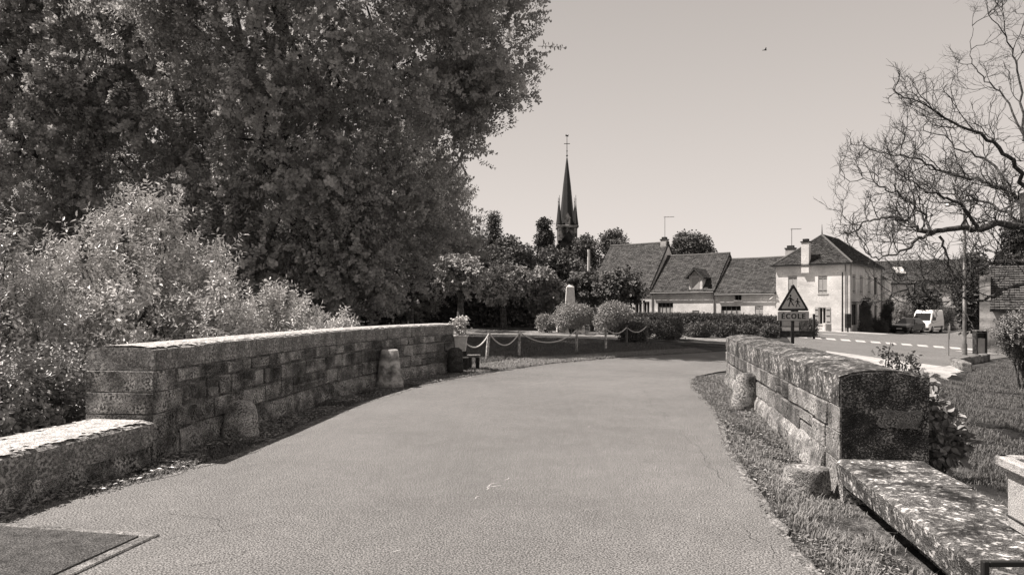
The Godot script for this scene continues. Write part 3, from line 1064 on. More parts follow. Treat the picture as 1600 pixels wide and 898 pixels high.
func tuft(n: int, hgt: float, wd: float, spread: float, sd: int) -> ArrayMesh:
	var R := RandomNumberGenerator.new()
	R.seed = sd
	var m := MB.new()
	for i in n:
		var p := Vector3(R.randfn(0, 0.5), 0, R.randfn(0, 0.5)) * spread
		var a := R.randf() * TAU
		var lean := Vector3(cos(a), 0, sin(a)) * hgt * R.randf_range(0.15, 0.9)
		var side := Vector3(-sin(a), 0, cos(a)) * wd * 0.5
		var h := hgt * R.randf_range(0.5, 1.1)
		var mid := p + lean * 0.35 + Vector3(0, h * 0.65, 0)
		var tip := p + lean + Vector3(0, h, 0)
		var g := R.randf_range(0.7, 1.3)
		m.col = Color(g, g, g)
		m.quad(p - side, p + side, mid + side * 0.8, mid - side * 0.8)
		m.tri(mid - side * 0.8, mid + side * 0.8, tip)
	return m.mesh()

func pebble(sd: int) -> ArrayMesh:
	var R := RandomNumberGenerator.new()
	R.seed = sd
	var m := MB.new()
	m.lathe(Vector3.ZERO, [[0.4, -0.3], [0.5, 0.0], [0.32, 0.32]], 6, 0.2, R)
	return m.mesh()

func strew(called: String, poly: PackedVector2Array, mesh_: Mesh, material: String, n: int, sd: int, o := {}) -> Node:
	var R := RandomNumberGenerator.new()
	R.seed = sd
	var nz := FastNoiseLite.new()
	nz.seed = sd
	nz.frequency = o.get("freq", 0.6)
	var lo := poly[0]
	var hi := poly[0]
	for p in poly:
		lo = lo.min(p); hi = hi.max(p)
	var xf := []
	var cols := []
	var tries := 0
	while xf.size() < n and tries < n * 12:
		tries += 1
		var p := Vector2(R.randf_range(lo.x, hi.x), R.randf_range(lo.y, hi.y))
		if o.has("near"):                         # denser towards the camera, where single blades can be seen
			var k: float = lo.y + (hi.y - lo.y) * pow(R.randf(), o.near)
			p.y = k
		if not Geometry2D.is_point_in_polygon(p, poly): continue
		if nz.get_noise_2dv(p) < o.get("gap", -1.0): continue
		var s := R.randf_range(o.get("smin", 0.7), o.get("smax", 1.3))
		var b := Basis(Vector3.UP, R.randf() * TAU) * Basis(Vector3.RIGHT, R.randfn(0, o.get("tilt", 0.08)))
		xf.append(Transform3D(b.scaled(Vector3(s, s * R.randf_range(0.7, 1.2), s)), V(p.x, ground_at(p.x, p.y) + o.get("off", 0.0), p.y)))
		var g: float = R.randf_range(0.6, 1.35) * o.get("tone", 1.0)
		cols.append(Color(g, g, g))
	var q := scatter(called, mesh_, M[material], xf, cols, self)
	q.set_meta("kind", "stuff")
	return q

var path_left := []
var path_right := []

func _ready() -> void:
	rng.seed = 7
	# ---- camera, level with a shifted lens
	var cam := Camera3D.new()
	cam.name = "camera"
	add_child(cam)
	cam.position = Vector3(0, EYE, 0)
	cam.projection = Camera3D.PROJECTION_FRUSTUM
	cam.near = 0.1
	cam.size = 0.1 * 898.0 / F
	cam.frustum_offset = Vector2(0, 0.1 * (HOR - 449.0) / F)
	cam.far = 3000.0
	cam.current = true
	# ---- sky and sun
	var env := Environment.new()
	env.background_mode = Environment.BG_SKY
	var sky := Sky.new()
	var sm := ProceduralSkyMaterial.new()
	sm.sky_top_color = Color8(115, 110, 107)
	sm.sky_horizon_color = Color8(185, 178, 173)
	sm.sky_curve = 0.3
	sm.ground_bottom_color = Color8(82, 78, 75)
	sm.ground_horizon_color = Color8(104, 99, 96)
	sm.sun_angle_max = 1.0
	sky.sky_material = sm
	env.sky = sky
	env.tonemap_mode = Environment.TONE_MAPPER_LINEAR
	env.tonemap_exposure = 1.85
	env.sdfgi_enabled = true
	env.ssao_enabled = true
	env.ssil_enabled = true
	var we := WorldEnvironment.new()
	we.name = "environment"
	we.environment = env
	add_child(we)
	var sun := DirectionalLight3D.new()
	sun.name = "sun"
	add_child(sun)
	sun.look_at_from_position(Vector3(-0.545, 0.838, -0.04) * 50.0, Vector3.ZERO, Vector3.FORWARD)
	sun.light_energy = 1.6
	sun.light_color = Color8(255, 246, 239)
	sun.light_angular_distance = 0.5
	sun.shadow_enabled = true

	make_materials()
	setting()
	print("setting ", Time.get_ticks_msec())
	bridge()
	print("bridge ", Time.get_ticks_msec())
	buildings()
	print("buildings ", Time.get_ticks_msec())
	big_trees()
	print("trees ", Time.get_ticks_msec())
	garden()
	street()
	bare_tree()
	verge()
	small_things()
	print("done ", Time.get_ticks_msec())

func setting() -> void:
	bump.frequency = 0.2
	var xs := [-1500.0, -700.0, -350.0, -180.0, -120.0, -90.0, -70.0, -55.0]
	var x := -45.0
	while x < 80.0:
		xs.append(x)
		x += 0.5 if (x >= -8.0 and x < 14.0) else 1.0
	xs.append_array([80.0, 90.0, 110.0, 140.0, 200.0, 350.0, 700.0, 1500.0])
	var ds := [-400.0, -100.0, -40.0, -20.0, -12.0]
	var d := -8.0
	while d < 100.0:
		ds.append(d)
		d += 0.5 if (d >= 3.0 and d < 28.0) else 1.0
	ds.append_array([100.0, 115.0, 140.0, 180.0, 260.0, 400.0, 800.0, 2000.0])
	var m := MB.new()
	var g := []
	for i in xs.size():
		var row := []
		for j in ds.size():
			row.append(V(xs[i], ground_at(xs[i], ds[j]), ds[j]))
		g.append(row)
	for i in xs.size() - 1:
		for j in ds.size() - 1:
			m.quad(g[i][j], g[i + 1][j], g[i + 1][j + 1], g[i][j + 1])
	m.smooth()
	tag(put("ground", m, M.grass_ground), "", "", "", "structure")
	var W := func(a: Array, amp: float, sd: int) -> PackedVector2Array: return wiggle(a, 0.35, amp, sd)
	# road over the bridge and the junction beyond
	var left_edge := [Vector2(-3.95, -6), Vector2(-3.85, 4.5), Vector2(-3.72, 5.9), Vector2(-3.22, 6.7), Vector2(-2.92, 7.6), Vector2(-2.78, 9.5), Vector2(-2.5, 11.6), Vector2(-1.85, 14.1), Vector2(-0.6, 16.7), Vector2(1.2, 20.3), Vector2(4.6, 25.3), Vector2(8.5, 29.3), Vector2(12, 33), Vector2(15.5, 39), Vector2(18, 46), Vector2(19.5, 56), Vector2(21, 62), Vector2(27, 61.5), Vector2(33, 62.5), Vector2(40, 72), Vector2(48, 82), Vector2(62, 84), Vector2(70, 70), Vector2(52, 55), Vector2(37, 46), Vector2(30, 41), Vector2(25.0, 36), Vector2(20, 31), Vector2(17.3, 28.2), Vector2(15.3, 34.2), Vector2(10.8, 26), Vector2(8, 22), Vector2(5.4, 18.2), Vector2(4.2, 16.2), Vector2(3.7, 14.2), Vector2(3.25, 11.3), Vector2(2.95, 9.8), Vector2(2.58, 8.4), Vector2(2.26, 6.9), Vector2(2.08, 5.9), Vector2(1.82, 4.2), Vector2(1.72, 3.4), Vector2(1.6, -6)]
	var road := sheet("road", W.call(left_edge, 0.05, 3), 1.0, 0.03, M.asphalt)
	tag(road, "", "", "", "structure")
	tag(sheet("gravel_patch", W.call([Vector2(10.3, 26), Vector2(15.4, 35.2), Vector2(18.2, 28.2), Vector2(13.6, 22.0), Vector2(11, 23.2), Vector2(10.3, 26)], 0.3, 5), 1.0, 0.018, M.gravel), "", "", "", "structure")
	tag(sheet("gravel_forecourt", W.call([Vector2(17.5, 53), Vector2(19, 68), Vector2(26.2, 69.9), Vector2(31.5, 65.6), Vector2(36, 70), Vector2(37, 67), Vector2(34, 61.5), Vector2(24, 58), Vector2(17.5, 53)], 0.2, 6), 1.0, 0.018, M.gravel), "", "", "", "structure")
	tag(sheet("garden_path", W.call([Vector2(-16, 47.5), Vector2(-2, 46), Vector2(6, 41), Vector2(13, 36.5), Vector2(15, 39.5), Vector2(8, 47), Vector2(-2, 55), Vector2(-16, 57), Vector2(-16, 47.5)], 0.3, 8), 1.0, 0.015, M.dry_grass), "", "", "", "structure")
	tag(sheet("verge_soil", W.call([Vector2(1.6, 2.0), Vector2(1.8, 4.6), Vector2(2.2, 7.0), Vector2(2.5, 8.6), Vector2(3.1, 11.2), Vector2(3.6, 14.2), Vector2(4.2, 16.6), Vector2(5.6, 17.4), Vector2(5.2, 14.8), Vector2(3.5, 6.4), Vector2(2.6, 2.0), Vector2(1.6, 2.0)], 0.04, 9), 0.5, 0.012, M.soil), "", "", "", "structure")
	tag(sheet("verge_soil", W.call([Vector2(-4.3, -2), Vector2(-4.0, 6.5), Vector2(-3.8, 8), Vector2(-3.4, 11.6), Vector2(-2.6, 15), Vector2(-1.6, 17.6), Vector2(0.9, 21.2), Vector2(1.3, 20.2), Vector2(-0.5, 16.6), Vector2(-1.75, 14.1), Vector2(-2.4, 11.6), Vector2(-2.7, 9.5), Vector2(-2.85, 7.6), Vector2(-3.15, 6.7), Vector2(-3.7, 5.9), Vector2(-3.8, 4.5), Vector2(-3.9, -2), Vector2(-4.3, -2)], 0.04, 10), 0.5, 0.014, M.soil), "", "", "", "structure")
	# pale crumbled strips where the asphalt breaks off
	var er := []
	for q in [Vector2(1.65, 2), Vector2(1.82, 4.2), Vector2(2.08, 5.9), Vector2(2.26, 6.9), Vector2(2.58, 8.4), Vector2(2.95, 9.8), Vector2(3.25, 11.3), Vector2(3.7, 14.2), Vector2(4.2, 16.2)]: er.append(q)
	var er2 := wiggle(er, 0.12, 0.09, 31, 2.2)
	er.reverse()
	for i in er.size(): er[i] += Vector2(-0.07, 0)
	er2.append_array(wiggle(er, 0.12, 0.12, 32, 3.0))
	tag(sheet("broken_edge", er2, 1.0, 0.0335, M.gravel_grey), "", "", "", "structure")
	var el := [Vector2(-3.72, 5.9), Vector2(-3.22, 6.7), Vector2(-2.92, 7.6), Vector2(-2.78, 9.5), Vector2(-2.5, 11.6), Vector2(-1.85, 14.1), Vector2(-0.6, 16.7), Vector2(1.2, 20.3), Vector2(4.6, 25.3)]
	var el2 := wiggle(el, 0.12, 0.08, 33, 2.2)
	el.reverse()
	for i in el.size(): el[i] += Vector2(0.1, -0.03)
	el2.append_array(wiggle(el, 0.12, 0.14, 34, 3.0))
	tag(sheet("broken_edge", el2, 1.0, 0.0335, M.gravel_grey), "", "", "", "structure")
	# zebra crossing on the far road
	for i in 13:
		var t := i / 12.0
		var c := Vector2(lerpf(28.6, 19.0, t), lerpf(43.6, 48.2, t))
		var r := c.normalized()
		var s := Vector2(r.y, -r.x)
		var q := PackedVector2Array([c - r * 1.3 - s * 0.28, c - r * 1.3 + s * 0.28, c + r * 1.3 + s * 0.28 - s * 0.12, c + r * 1.3 - s * 0.28 - s * 0.12])
		sheet("crossing_stripe", q, 1.0, 0.036, M.paint, road)
	sheet("road_marking", PackedVector2Array([Vector2(24.5, 55.2), Vector2(26.8, 55.9), Vector2(26.8, 56.6), Vector2(24.5, 55.9)]), 1.0, 0.036, M.paint, road)
	sheet("road_marking", PackedVector2Array([Vector2(25.6, 40.2), Vector2(27.2, 39.6), Vector2(27.3, 40.3), Vector2(25.7, 40.9)]), 1.0, 0.036, M.paint, road)
	# cracks and a chalk scribble
	for ck in [[Vector2(-2.35, 4.75), Vector2(-2.2, 4.9), Vector2(-2.0, 4.95), Vector2(-1.85, 5.1), Vector2(-1.6, 5.13)], [Vector2(2.1, 9.6), Vector2(2.25, 10.4), Vector2(2.2, 11.2), Vector2(2.4, 12.2), Vector2(2.5, 13.4)], [Vector2(-1.95, 4.25), Vector2(-1.75, 4.4), Vector2(-1.7, 4.55)], [Vector2(1.6, 4.2), Vector2(1.68, 4.6), Vector2(1.62, 5.0)], [Vector2(-2.6, 5.35), Vector2(-2.2, 5.2), Vector2(-2.0, 4.95)], [Vector2(1.9, 6.2), Vector2(1.95, 7.0), Vector2(2.1, 7.8), Vector2(2.1, 8.8)]]:
		var mm := MB.new()
		var pts := wiggle(ck, 0.03, 0.05, 77, 4.0)
		for i in pts.size() - 1:
			var a := pts[i]
			var b := pts[i + 1]
			var o := Vector2(-(b - a).y, (b - a).x).normalized() * rng.randf_range(0.0006, 0.0022)
			var q := [V(a.x - o.x, 0.0345, a.y - o.y), V(a.x + o.x, 0.0345, a.y + o.y), V(b.x + o.x, 0.0345, b.y + o.y), V(b.x - o.x, 0.0345, b.y - o.y)]
			mm.otri(q[0], q[1], q[2], q[0] - Vector3.UP); mm.otri(q[0], q[2], q[3], q[0] - Vector3.UP)
		put("crack", mm, M.crack, road)
	for ck in [[Vector2(-0.22, 6.05), Vector2(-0.2, 6.2), Vector2(-0.12, 6.3)], [Vector2(-0.2, 6.15), Vector2(-0.1, 6.2)], [Vector2(-0.3, 5.75), Vector2(-0.27, 5.85)], [Vector2(-0.06, 6.4), Vector2(-0.03, 6.47)], [Vector2(1.0, 9.2), Vector2(1.03, 9.3)], [Vector2(-0.75, 4.5), Vector2(-0.72, 4.55)]]:
		var mm := MB.new()
		var pts := wiggle(ck, 0.025, 0.03, 78, 9.0)
		for i in pts.size() - 1:
			var a := pts[i]
			var b := pts[i + 1]
			var o := Vector2(-(b - a).y, (b - a).x).normalized() * rng.randf_range(0.002, 0.005)
			var q := [V(a.x - o.x, 0.034, a.y - o.y), V(a.x + o.x, 0.034, a.y + o.y), V(b.x + o.x, 0.034, b.y + o.y), V(b.x - o.x, 0.034, b.y - o.y)]
			mm.otri(q[0], q[1], q[2], q[0] - Vector3.UP); mm.otri(q[0], q[2], q[3], q[0] - Vector3.UP)
		put("chalk_mark", mm, M.paint, road)

func bridge() -> void:
	path_left = spline([Vector2(-3.62, 7.1), Vector2(-3.40, 9.2), Vector2(-3.08, 12.0), Vector2(-2.42, 14.7), Vector2(-1.42, 17.1)], 0.1)
	path_right = spline([Vector2(2.98, 6.4), Vector2(3.72, 10.5), Vector2(4.48, 14.7)], 0.1)
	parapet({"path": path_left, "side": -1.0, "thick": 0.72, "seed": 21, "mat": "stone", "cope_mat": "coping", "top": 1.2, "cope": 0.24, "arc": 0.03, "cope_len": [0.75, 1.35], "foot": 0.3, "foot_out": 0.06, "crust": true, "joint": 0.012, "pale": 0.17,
		"label": "long mossy stone parapet on the near side of the big tree",
		"courses": [[0.79, 0.95, 0.22, 0.55, 0.42], [0.56, 0.78, 0.25, 0.6, 0.55], [0.31, 0.55, 0.4, 0.8, 0.42]],
		"quoins": [[0.74, 0.955, 0.38, 1.7, "stone"], [0.52, 0.735, 0.52, 1.25, "stone"], [0.26, 0.515, 0.4, 1.0, "stone"], [-0.3, 0.255, 0.5, 0.8, "stone"]]})
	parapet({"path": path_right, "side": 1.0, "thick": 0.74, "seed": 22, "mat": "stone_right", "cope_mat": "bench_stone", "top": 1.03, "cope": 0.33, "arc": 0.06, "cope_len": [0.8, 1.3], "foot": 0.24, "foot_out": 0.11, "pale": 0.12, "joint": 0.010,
		"label": "stone parapet with a blackened square end beside the school sign", "black_end": true,
		"courses": [[0.47, 0.69, 0.28, 0.62, 0.42], [0.22, 0.46, 0.3, 0.7, 0.5]],
		"quoins": [[0.46, 0.695, 0.34, 0.95, "stone_right"], [0.2, 0.455, 0.46, 0.8, "stone_right"], [-0.35, 0.195, 0.5, 0.9, "stone_right"]]})
	# low stone seats running on from both parapets
	var R := RandomNumberGenerator.new()
	R.seed = 4
	var bl := spline([Vector2(-3.60, 7.07), Vector2(-3.9, 5.36), Vector2(-4.5, 2.0)], 0.2)
	var t := thing("stone_bench", "low stone bench with a bright worn top beside the shrubs", "bench", V(-3.9, 0, 5.4), 0, "stone benches by the parapets")
	var m := MB.new()
	slab_along(m, bl, 0.02, plen(bl), 1.0, [[0.0, -0.4], [0.68, -0.4], [0.68, 0.21], [0.03, 0.21]], 0.010, R)
	ap("base", m, M.render_base, t)
	for q in [[0.0, 2.35], [2.36, 4.2], [4.21, 5.2]]:
		m = MB.new()
		slab_along(m, bl, q[0], minf(q[1], plen(bl)), 1.0, [[0.02, 0.205], [0.74, 0.205], [0.75, 0.44], [0.72, 0.46], [0.04, 0.455], [0.0, 0.43]], 0.006, R)
		ap("slab", m, M.coping, t)
	crust(t, bl, 0.02, plen(bl) - 0.1, 1.0, 0.70, func(u: float) -> float: return 0.464, 6)
	var br := spline([Vector2(2.93, 6.36), Vector2(2.45, 3.62), Vector2(2.1, 1.8)], 0.2)
	t = thing("stone_bench", "lichen-spotted stone bench with a dark gap under its slabs, holding the planter", "bench", V(2.6, 0, 4.5), 0, "stone benches by the parapets")
	m = MB.new()
	slab_along(m, br, 0.1, plen(br), -1.0, [[0.2, -0.9], [0.6, -0.9], [0.6, 0.045], [0.2, 0.045]])
	ap("base", m, M.render_base, t)
	m = MB.new()
	slab_along(m, br, -0.02, 0.14, -1.0, [[0.02, -0.4], [0.6, -0.4], [0.6, 0.042], [0.02, 0.042]])
	ap("support_stone", m, M.stone_right, t)
	for q in [[0.0, 0.93], [0.94, 2.62], [2.63, 4.4]]:
		m = MB.new()
		slab_along(m, br, q[0], minf(q[1], plen(br)), -1.0, [[0.02, 0.035], [0.74, 0.035], [0.75, 0.21], [0.72, 0.235], [0.04, 0.23], [0.0, 0.21]], 0.006, R)
		ap("slab", m, M.bench_stone, t)
	# guard stones that keep cartwheels off the walls
	guard_stone("worn rounded guard stone low against the bright-topped parapet, near its bench", V(-3.26, -0.02, 8.45), [[0.29, -0.1], [0.27, 0.15], [0.24, 0.34], [0.21, 0.46], [0.15, 0.51], [0.05, 0.53]], Vector3(0.8, 0.95, 0.75), "stone", 3)
	guard_stone("tall pale tapering guard stone with a flat top", V(-2.42, -0.02, 13.9), [[0.30, 0.0], [0.27, 0.2], [0.22, 0.5], [0.18, 0.76], [0.15, 0.79]], Vector3(0.95, 1.0, 0.9), "stone_smooth", 4)
	guard_stone("blackened guard stone at the far end of the long parapet", V(-1.35, -0.02, 16.75), [[0.2, 0.0], [0.19, 0.3], [0.17, 0.6], [0.1, 0.66]], Vector3(0.95, 1.0, 0.8), "stone_dark", 5)
	guard_stone("rounded guard stone halfway along the parapet by the grassy verge", V(3.66, -0.03, 11.0), [[0.24, 0.0], [0.23, 0.15], [0.19, 0.32], [0.16, 0.5], [0.15, 0.56], [0.09, 0.6]], Vector3(1, 1, 0.9), "stone_right", 6)
	guard_stone("broken stump of a guard stone beside the blackened parapet end", V(2.70, -0.04, 6.45), [[0.2, -0.25], [0.21, 0.05], [0.2, 0.15], [0.185, 0.175], [0.1, 0.18]], Vector3(1.0, 1, 0.85), "stone_right", 7)

func buildings() -> void:
	var h: Node3D
	var m: MB
	var fr := func(o: Vector2, l: float, r: float, yt: float, yb: float) -> Array:
		var a := facade_spot(o, r)
		var b := facade_spot(o, l)
		var d: float = o.y + FD.y * (a + b) * 0.5
		return [a, b, EYE - (yb - HOR) / F * d, EYE - (yt - HOR) / F * d]
	# --- two-storey corner house with hipped roof
	var o := Vector2(31.7, 66.0)
	var g0 := ground_at(31.7, 66)
	var W := 6.84
	var D := 12.8
	var E := 5.74
	h = thing("corner_house", "two-storey pale house with a hipped tile roof and closed shutters", "house", V(o.x, g0, o.y))
	var holes := [fr.call(o, 1232, 1246, 431, 456), fr.call(o, 1279, 1293, 431, 458), fr.call(o, 1280, 1291, 480, 506), fr.call(o, 1236, 1248, 480, 514)]
	m = MB.new()
	wall_holes(m, o, FD, FN, W, g0 - 0.6, E, holes)
	ap("front_wall", m, M.wall, h)
	window_in(h, o, FD, FN, holes[0], "closed")
	window_in(h, o, FD, FN, holes[1], "closed")
	window_in(h, o, FD, FN, holes[2] + [1], "dark")
	window_in(h, o, FD, FN, holes[3], "dark")
	for e in [[1274.0, 1279.5], [1291.5, 1298.0]]:
		var r: Array = fr.call(o, e[0], e[1], 480, 507)
		m = MB.new()
		panel(m, o, FD, FN, r[0], r[1], r[2], r[3], -0.06, -0.01)
		var sh := ap("shutter", m, M.shutter, h)
		for k in 3:
			m = MB.new()
			var y: float = lerpf(r[2], r[3], 0.15 + 0.35 * k)
			panel(m, o, FD, FN, r[0] + 0.04, r[1] - 0.04, y - 0.04, y + 0.04, -0.085, -0.06)
			ap("shutter_bar", m, M.dark_wood, sh)
	# the long side
	var rt := func(px: float) -> float:
		var k := (px - 800.0) / F
		return (k * o.y - o.x) / (FN.x - k * FN.y)
	var sh_holes := []
	var kinds := []
	for e in [[1332.5, 1337.5, 2.9, 4.75, 0], [1344, 1349, 2.9, 4.75, 0], [1356.5, 1361, 2.9, 4.75, 0], [1366.5, 1371.5, 2.9, 4.75, 1], [1331.5, 1340, -0.1, 1.9, 1], [1343, 1348, 0.3, 1.9, 1], [1367, 1371, -0.5, 1.8, 1]]:
		sh_holes.append([rt.call(e[0]), rt.call(e[1]), e[2], e[3]])
		kinds.append("closed" if e[4] == 0 else "dark")
	m = MB.new()
	wall_holes(m, o + FD * 0.0 + FN * 0.36, FN, FD, D - 0.36, g0 - 0.8, E - 0.003, sh_holes.map(func(q): return [q[0] - 0.36, q[1] - 0.36, q[2], q[3]]))
	ap("side_wall", m, M.wall, h)
	for i in sh_holes.size():
		window_in(h, o, FN, FD, sh_holes[i], kinds[i])
	m = MB.new()
	panel(m, o, FD, FN, W - 0.35, W, g0 - 0.6, E - 0.004, 0.36, D)
	ap("end_wall", m, M.wall, h)
	m = MB.new()
	panel(m, o, FD, FN, 0.36, W - 0.36, g0 - 0.6, E - 0.006, D - 0.36, D - 0.01)
	ap("back_wall", m, M.wall, h)
	var ov := 0.3
	var A := wp(o, FD, -ov, E + 0.02, FN, -ov)
	var B := wp(o, FD, W + ov, E + 0.02, FN, -ov)
	var C := wp(o, FD, W + ov, E + 0.02, FN, D + ov)
	var DD := wp(o, FD, -ov, E + 0.02, FN, D + ov)
	var R0 := wp(o, FD, W * 0.5, 8.85, FN, 3.42)
	var R1 := wp(o, FD, W * 0.5, 8.85, FN, D - 3.42)
	tiled(h, "roof_tiles", A, B, R0 + Vector3(0.01, 0, 0), R0, "tile", 1)
	tiled(h, "roof_tiles", A, DD, R1, R0, "tile", 2)
	tiled(h, "roof_tiles", B, C, R1, R0, "tile", 3)
	tiled(h, "roof_tiles", DD, C, R1 + Vector3(0.01, 0, 0), R1, "tile", 4)
	m = MB.new()
	for e in [[A, R0], [B, R0], [R0, R1], [DD, R1], [C, R1]]:
		m.tube([e[0] + Vector3(0, 0.02, 0), e[1] + Vector3(0, 0.02, 0)], [0.11, 0.11], 7)
	ap("ridge_tiles", m, M.tile, h)
	m = MB.new()
	m.tube([R0, R0 + Vector3(0, 0.5, 0), R0 + Vector3(0, 1.1, 0)], [0.09, 0.05, 0.02], 7)
	ap("finial", m, M.lead, h)
	m = MB.new()
	panel(m, o, FD, FN, -ov - 0.06, W + ov, E - 0.13, E - 0.01, -ov - 0.09, -ov + 0.02)
	ap("gutter", m, M.slate, h)
	m = MB.new()
	panel(m, o, FN, FD, -ov + 0.03, D + ov, E - 0.13, E - 0.01, -ov - 0.09, -ov + 0.02)
	ap("gutter", m, M.slate, h)
	var ct := facade_spot(o, 1260)
	chimney(h, wp(o, FD, ct, E - 0.8, FN, -0.02), 0.72, 0.62, 2.95, "wall")
	chimney(h, wp(o, FD, W - 0.1, E + 0.2, FN, 4.2), 0.95, 0.55, 1.75, "wall_grey")
	antenna(h, wp(o, FD, W - 0.2, E + 2.2, FN, 4.2), 1.9, 1.0)
	for e in [[0.35, -0.1, 0], [0.05, -0.1, 1]]:
		m = MB.new()
		var p := wp(o, FD, e[0], g0, FN, e[1]) if e[2] == 0 else wp(o, FN, e[0], g0, FD, e[1])
		m.tube([p, p + Vector3(0, E - g0 - 0.1, 0)], [0.05, 0.05], 8)
		ap("drainpipe", m, M.lead, h)
	m = MB.new()
	var dp := wp(o, FN, rt.call(1377.0), g0 - 0.4, FD, -0.1)
	m.tube([dp, dp + Vector3(0, E - g0 + 0.3, 0)], [0.06, 0.06], 8)
	ap("drainpipe", m, M.lead, h)
	m = MB.new()
	panel(m, o, FN, FD, 0.6, 2.6, 2.05, 2.12, -0.9, -0.01)
	ap("awning", m, M.slate, h)
	# lower wing behind
	var o2 := o + FN * 12.85
	m = MB.new()
	panel(m, o2, FN, FD, 0.0, 3.2, g0 - 1.0, 4.6, -0.4, 5.0)
	ap("rear_wing", m, M.wall, h)
	m = MB.new()
	m.extrude(PackedVector2Array([Vector2(-0.7, 4.55), Vector2(5.2, 4.55), Vector2(2.3, 6.3)]), Basis(Vector3(FD.x, 0, -FD.y), Vector3.UP, Vector3(FD.x, 0, -FD.y).cross(Vector3.UP)), wp(o2, FN, 3.3, 0.06, FD, 0), -3.2 if Vector3(FD.x, 0, -FD.y).cross(Vector3.UP).dot(Vector3(FN.x, 0, -FN.y)) > 0 else 3.2)
	ap("rear_roof", m, M.tile, h)
	# --- row: right, middle and left house
	var oC := o + FD * (W + 0.02) + FN * 0.12
	var lC := facade_spot(oC, 1118)
	h = thing("row_house", "low house between the corner house and the dormer house, with garage and small dark window", "house", V(oC.x, -0.3, oC.y))
	holes = [fr.call(oC, 1127, 1158, 478, 500), fr.call(oC, 1148, 1159, 457, 469), fr.call(oC, 1180, 1193, 478, 500)]
	gable_house(h, oC, lC, -0.3, 3.2, 6.75, 4.0, 0.3, holes, ["garage", "dark", "closed"], "wall", "tile", 11)
	m = MB.new()
	var gp := wp(oC, FD, 0.1, 2.95, FN, -0.38)
	m.tube([gp, gp + V(0.05, -0.25, 0.1), gp + V(-0.3, -0.55, 0.3)], [0.06, 0.06, 0.06], 7)
	ap("drainpipe", m, M.white, h)
	var oB := oC + FD * (lC + 0.02)
	var lB := facade_spot(oB, 1018)
	h = thing("row_house", "whitewashed house with a gabled dormer window in its tile roof", "house", V(oB.x, -0.15, oB.y))
	holes = [fr.call(oB, 1028, 1052, 473, 497), fr.call(oB, 1082, 1093, 485, 499)]
	gable_house(h, oB, lB, -0.15, 3.5, 7.45, 4.0, 0.3, holes, ["garage", "closed"], "wall", "tile", 21)
	# dormer
	var dt := facade_spot(oB, 1088)
	m = MB.new()
	panel(m, oB, FD, FN, dt - 0.75, dt + 0.75, 3.0, 5.0, -0.1, 2.0)
	var dm := ap("dormer", m, M.wall, h)
	m = MB.new()
	panel(m, oB, FD, FN, dt - 0.4, dt + 0.4, 3.4, 4.75, -0.13, -0.1)
	ap("dormer_shutter", m, M.shutter, dm)
	m = MB.new()
	panel(m, oB, FD, FN, dt - 0.5, dt + 0.5, 3.2, 3.35, -0.3, -0.11)
	ap("dormer_sill", m, M.white, dm)
	for sg in [-1.0, 1.0]:
		var e0 := wp(oB, FD, dt + sg * 1.15, 4.75, FN, -0.55)
		var e1 := wp(oB, FD, dt + sg * 1.15, 4.75, FN, 1.6)
		var r0 := wp(oB, FD, dt, 5.85, FN, -0.55)
		var r1 := wp(oB, FD, dt, 5.85, FN, 2.6)
		tiled(h, "dormer_roof", e0, e1, r1, r0, "tile", 25 + int(sg))
	m = MB.new()
	m.extrude(PackedVector2Array([Vector2(-0.76, 5.0), Vector2(0.76, 5.0), Vector2(0, 5.7)]), Basis(Vector3(FD.x, 0, -FD.y), Vector3.UP, Vector3(FD.x, 0, -FD.y).cross(Vector3.UP)), wp(oB, FD, dt, 0, FN, 0.0), 0.1)
	ap("dormer_gable", m, M.wall, dm)
	for e in [0.1, lB - 0.15]:
		m = MB.new()
		var p := wp(oB, FD, e, -0.5, FN, -0.09)
		m.tube([p, p + Vector3(0, 4.0, 0)], [0.06, 0.06], 8)
		ap("drainpipe", m, M.lead, h)
	var oA := oB + FD * (lB + 0.02)
	var lA := facade_spot(oA, 925)
	h = thing("row_house", "tallest roof of the terrace, its chimney and antenna above the round trees", "house", V(oA.x, -0.15, oA.y))
	holes = [fr.call(oA, 992, 1003, 471, 489), fr.call(oA, 1005, 1015, 471, 489)]
	holes[0].append(1); holes[1].append(1)
	gable_house(h, oA, lA, -0.15, 4.05, 9.1, 4.3, 0.3, holes, ["dark", "dark"], "wall", "tile", 31)
	chimney(h, wp(oA, FD, 0.5, 7.9, FN, 4.2), 0.7, 0.7, 1.6, "wall_grey")
	antenna(h, wp(oA, FD, 0.45, 9.6, FN, 4.2), 2.7, 1.1)
	# --- house far along the road
	var k0 := Vector2(61.0, 90.0)
	h = thing("far_house", "long pale house with a broad roof and skylight behind the white van", "house", V(55, -1.2, 97))
	var fd := Vector2(-0.9, 0.43).normalized()
	var fn := Vector2(0.43, 0.9).normalized()
	m = MB.new()
	panel(m, k0, fd, fn, 0.0, 14.5, -2.0, 4.9, 0.0, 8.0)
	ap("front_wall", m, M.wall, h)
	tiled(h, "roof_tiles", wp(k0, fd, -0.4, 4.8, fn, -0.4), wp(k0, fd, 14.9, 4.8, fn, -0.4), wp(k0, fd, 14.9, 8.1, fn, 4.0), wp(k0, fd, -0.4, 8.1, fn, 4.0), "tile", 41)
	tiled(h, "roof_tiles", wp(k0, fd, -0.4, 4.8, fn, 8.4), wp(k0, fd, 14.9, 4.8, fn, 8.4), wp(k0, fd, 14.9, 8.1, fn, 4.0), wp(k0, fd, -0.4, 8.1, fn, 4.0), "tile", 42)
	m = MB.new()
	var s0 := P(1406, 431, 95.5)
	var up := Vector3(0, 0.6, -0.8).normalized()
